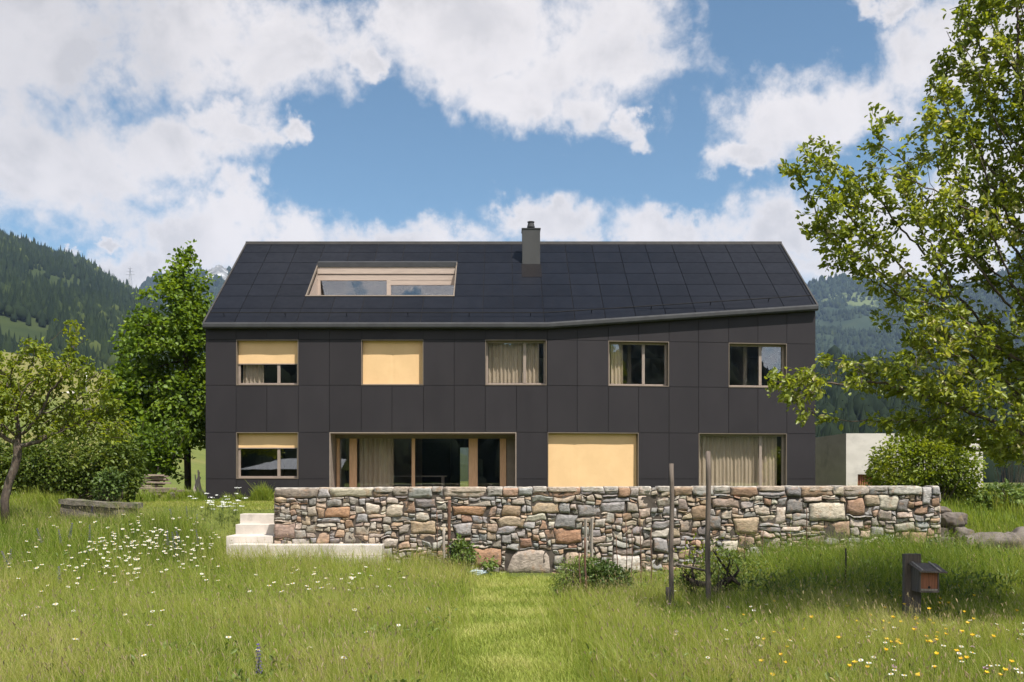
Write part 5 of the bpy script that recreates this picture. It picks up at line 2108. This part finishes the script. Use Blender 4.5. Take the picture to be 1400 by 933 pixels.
# mown strip
n = 75000
y = 8.4 * (23.6 / 8.4) ** rng.random(n)
x = path_mid(y) + (rng.random(n) - .5) * 2 * (path_half(y) + .25)
k = keep_mask(x, y) & ~((x > .2) & (y > 22.6) & (rng.random(n) < .85))
x, y = x[k], y[k]
c1 = vnoise(x, y, 1.1, 4.0)
V, Q, T_, _, _ = blades(x, y, ground_z(x, y), np.clip(.085 + .04 * c1 + rng.normal(0, .025, len(x)), .03, .2), (.006 + .00035 * y) * rng.uniform(.7, 1.4, len(x)), np.abs(rng.normal(.5, .25, len(x))),
                        np.clip(.52 + .45 * c1 + rng.normal(0, .2, len(x)), 0, 1), 2)
tag(link('mown_grass', np_mesh('mown_grass', V, Q, mat=M['mown'], tone=T_)), kind='stuff')
# lawn beside the house, and rougher tufts along the house foot and on the bank
n = 60000
x = rng.uniform(-17, -5.0, n)
y = rng.uniform(24.8, 33, n)
k = keep_mask(x, y) & ~((x > -5.6) & (y < 24.2))
x, y = x[k], y[k]
c1 = vnoise(x, y, .8, 4.0)
V, Q, T_, _, _ = blades(x, y, ground_z(x, y), np.clip(.06 + rng.normal(0, .015, len(x)), .03, .12), .016 * rng.uniform(.7, 1.4, len(x)), np.abs(rng.normal(.5, .25, len(x))),
                        np.clip(.66 + .15 * c1 + rng.normal(0, .10, len(x)), 0, 1), 2)
tag(link('lawn_grass', np_mesh('lawn_grass', V, Q, mat=M['grass'], tone=T_)), kind='stuff')
xs_, ys_ = [], []
for (xa, xb, ya, yb, n) in ((-10.2, -8.3, 29.0, 29.9, 5000), (-8.1, -6.9, 29.4, 29.9, 4500), (-12.6, -10.4, 28.6, 30.2, 3500), (-9.2, -5.6, 29.7, 29.92, 2500), (11.2, 20, 24.2, 34, 30000), (-18, -11.6, 25.4, 26.6, 6000),
                            (16, 34, 30, 55, 15000), (-5.0, 10.5, 24.15, 24.6, 6000)):
    xs_.append(rng.uniform(xa, xb, n))
    ys_.append(rng.uniform(ya, yb, n))
x, y = np.concatenate(xs_), np.concatenate(ys_)
k = keep_mask(x, y)
x, y = x[k], y[k]
c1 = vnoise(x, y, .9, 14.0)
hh_ = np.clip(.30 + .22 * c1 + rng.normal(0, .10, len(x)), .06, .7)
hh_ = np.where((y > 29) & (y < 30) & (x < -5), hh_ * (.25 + .9 * sst(.0, .35, vnoise(x, y, 1.3, 33.0))), hh_)
hh_ = np.where((y > 24.1) & (y < 24.7) & (np.abs(x - 2) < 8), np.clip(hh_ * .8, 0, .42), hh_)
V, Q, T_, _, _ = blades(x, y, ground_z(x, y), hh_, .018 * rng.uniform(.7, 1.4, len(x)), np.abs(rng.normal(.3, .2, len(x))), np.clip(.42 + .25 * c1 + rng.normal(0, .13, len(x)), 0, 1), 2)
tag(link('rough_grass', np_mesh('rough_grass', V, Q, mat=M['grass'], tone=T_)), kind='stuff')


# ------------------------------------------------------------------ wild flowers
def flower_mesh(name, kind):
    mb = MB()
    H = .34
    mb.tube([(0, 0, 0), (.02, .01, H * .5), (.03, .0, H)], [.004, .0035, .003], 4, tone=.5)
    top = (.03, 0, H)
    mb.cur = 1
    if kind == 'daisy':
        n = 11
        for k in range(n):
            a_ = 2 * PI * k / n + random.uniform(-.1, .1)
            c_, s_ = math.cos(a_), math.sin(a_)
            r0, r1, w_ = .008, .034 * random.uniform(.9, 1.1), .009
            mb.add([(top[0] + c_ * r0, top[1] + s_ * r0, H), (top[0] + c_ * r1 * .8 - s_ * w_, top[1] + s_ * r1 * .8 + c_ * w_, H + .004), (top[0] + c_ * r1, top[1] + s_ * r1, H - .001),
                    (top[0] + c_ * r1 * .8 + s_ * w_, top[1] + s_ * r1 * .8 - c_ * w_, H + .004)], [(0, 3, 2, 1)], random.random())
        mb.cur = 2
        mb.lathe([(.011, 0), (.011, .004), (.006, .009), (.001, .0095)], 10, top)
        mats = [M['stem'], M['petal'], M['yellow']]
    elif kind == 'buttercup':
        n = 5
        for k in range(n):
            a_ = 2 * PI * k / n
            c_, s_ = math.cos(a_), math.sin(a_)
            r1, w_ = .030, .016
            mb.add([(top[0], top[1], H), (top[0] + c_ * r1 * .6 - s_ * w_, top[1] + s_ * r1 * .6 + c_ * w_, H + .014), (top[0] + c_ * r1, top[1] + s_ * r1, H + .022),
                    (top[0] + c_ * r1 * .6 + s_ * w_, top[1] + s_ * r1 * .6 - c_ * w_, H + .014)], [(0, 3, 2, 1)], random.random())
        mb.cur = 2
        mb.lathe([(.008, 0), (.009, .008), (.003, .012)], 8, top)
        mats = [M['stem'], M['yellow'], M['yellow']]
    elif kind == 'sage':
        for k in range(9):
            z = H * .62 + k * .03
            for j in range(5):
                a_ = 2 * PI * j / 5 + k * .6
                c_, s_ = math.cos(a_), math.sin(a_)
                r_ = .024 - .0018 * k
                mb.add([(.025, 0, z), (.025 + c_ * r_ - s_ * .006, s_ * r_ + c_ * .006, z + .010), (.025 + c_ * r_ * 1.2, s_ * r_ * 1.2, z + .002), (.025 + c_ * r_ + s_ * .006, s_ * r_ - c_ * .006, z + .010)], [(0, 3, 2, 1)], random.random())
        mats = [M['stem'], M['purple']]
    else:
        for k in range(26):
            a_, b_ = random.uniform(0, 2 * PI), random.uniform(-.4, 1.4)
            d = Vector((math.cos(a_) * math.cos(b_), math.sin(a_) * math.cos(b_), math.sin(b_)))
            p_ = Vector(top)
            s_ = d.orthogonal().normalized() * .005
            mb.add([p_, p_ + d * .014 + s_, p_ + d * .02, p_ + d * .014 - s_], [(0, 1, 2, 3)], random.random())
        mats = [M['stem'], M['pink']]
    return mb.mesh(name, mats)


def plant_flowers(name, kind, spots, label, cat, group, hs=(0.85, 1.2), sz=(0.9, 1.4)):
    meshes = [flower_mesh(name, kind) for _ in range(3)]
    for i, (px, py) in enumerate(spots):
        x, y, z = pxg(px, py, .33)
        if not keep_mask(np.array([x]), np.array([y]))[0]:
            continue
        if WX0 - .1 < x < WX1 and y > 23.4:
            continue
        o = bpy.data.objects.new(name, meshes[i % 3])
        C.objects.link(o)
        s_ = random.uniform(*sz)
        o.location = (x, y, z - .02)
        o.scale = (s_, s_, random.uniform(*hs))
        # heads turn towards the sun
        o.rotation_euler = (random.uniform(.05, .45), random.uniform(-.15, .25), random.uniform(-.7, .7))
        tag(o, label, cat, group)


spots = []
while len(spots) < 290:
    u = random.random()
    if u < .62:
        px, py = random.gauss(215, 62), random.gauss(745, 24)
    elif u < .80:
        px, py = random.gauss(60, 60), random.gauss(760, 34)
    elif u < .90:
        px, py = random.uniform(0, 560), random.uniform(730, 900)
    else:
        px, py = random.gauss(440, 60), random.gauss(790, 10)
    if not (0 < px < 620 and 700 < py < 915):
        continue
    if px > 300 and py < 772:
        continue
    spots.append((px, py))
plant_flowers('daisy', 'daisy', spots, 'white ox-eye daisy flowering in the tall grass left of the mown strip', 'flower', 'daisies in the left meadow', sz=(.8, 1.25))
spots = [(random.gauss(1230, 90), random.gauss(870, 30)) for _ in range(60)] + [(random.uniform(1000, 1400), random.uniform(770, 920)) for _ in range(22)]
spots = [s_ for s_ in spots if 900 < s_[0] < 1400 and 760 < s_[1] < 928]
plant_flowers('buttercup', 'buttercup', spots, 'yellow flower in the tall grass right of the mown strip', 'flower', 'yellow flowers in the right meadow', sz=(.7, 1.15))
spots = [(random.uniform(1130, 1400), random.uniform(840, 925)) for _ in range(34)] + [(random.uniform(850, 1130), random.uniform(800, 920)) for _ in range(14)]
plant_flowers('small_daisy', 'daisy', spots, 'small white flower among the yellow flowers of the right meadow', 'flower', 'white flowers in the right meadow', sz=(.6, .9))
spots = [(265, 712), (248, 735), (235, 705), (120, 735), (85, 735), (60, 735), (8, 765), (80, 790), (228, 742), (270, 738), (118, 700), (350, 905), (15, 760), (90, 728), (255, 700), (240, 745)]
plant_flowers('meadow_sage', 'sage', spots, 'violet spike of meadow sage in the left meadow', 'flower', 'violet spikes in the left meadow', hs=(1.1, 1.4), sz=(1.2, 1.7))
spots = [(1245, 858), (1313, 875), (1385, 878), (914, 822), (980, 828), (1340, 905), (1200, 900)]
plant_flowers('clover', 'clover', spots, 'pale pink clover head in the right meadow', 'flower', 'pink clover heads', sz=(1.3, 1.8))

# white umbels at the top of the slope
ux, uy, uz = pxg(290, 690, .25)
ub = thing('umbel_plant', 'clump of white flat-topped flowers at the lawn edge left of the steps', 'plant', (ux, uy, uz))
mb, sb = MB(), MB()
for k in range(34):
    px, py = random.gauss(300, 19), random.gauss(689, 6)
    c_ = at(px, py, uy + random.uniform(-.4, .4))
    sb.tube([(c_.x + random.uniform(-.1, .1), c_.y, float(ground_z(c_.x, c_.y)) - .02), c_], [.006, .003], 4)
    for j in range(16):
        p_ = c_ + Vector((random.gauss(0, .035), random.gauss(0, .035), random.uniform(-.004, .012)))
        s_ = random.uniform(.006, .010)
        t1_, t2_ = s_ * random.uniform(.2, 1), s_ * random.uniform(-.6, .6)
        mb.add([p_ + Vector((-s_, -s_, -t1_ - t2_)), p_ + Vector((s_, -s_, -t1_ + t2_)), p_ + Vector((s_, s_, t1_ + t2_)), p_ + Vector((-s_, s_, t1_ - t2_))], [(0, 1, 2, 3)], random.random())
sb.build('stems', M['stem'], ub)
mb.build('flowers', M['petal'], ub)['kind'] = 'stuff'
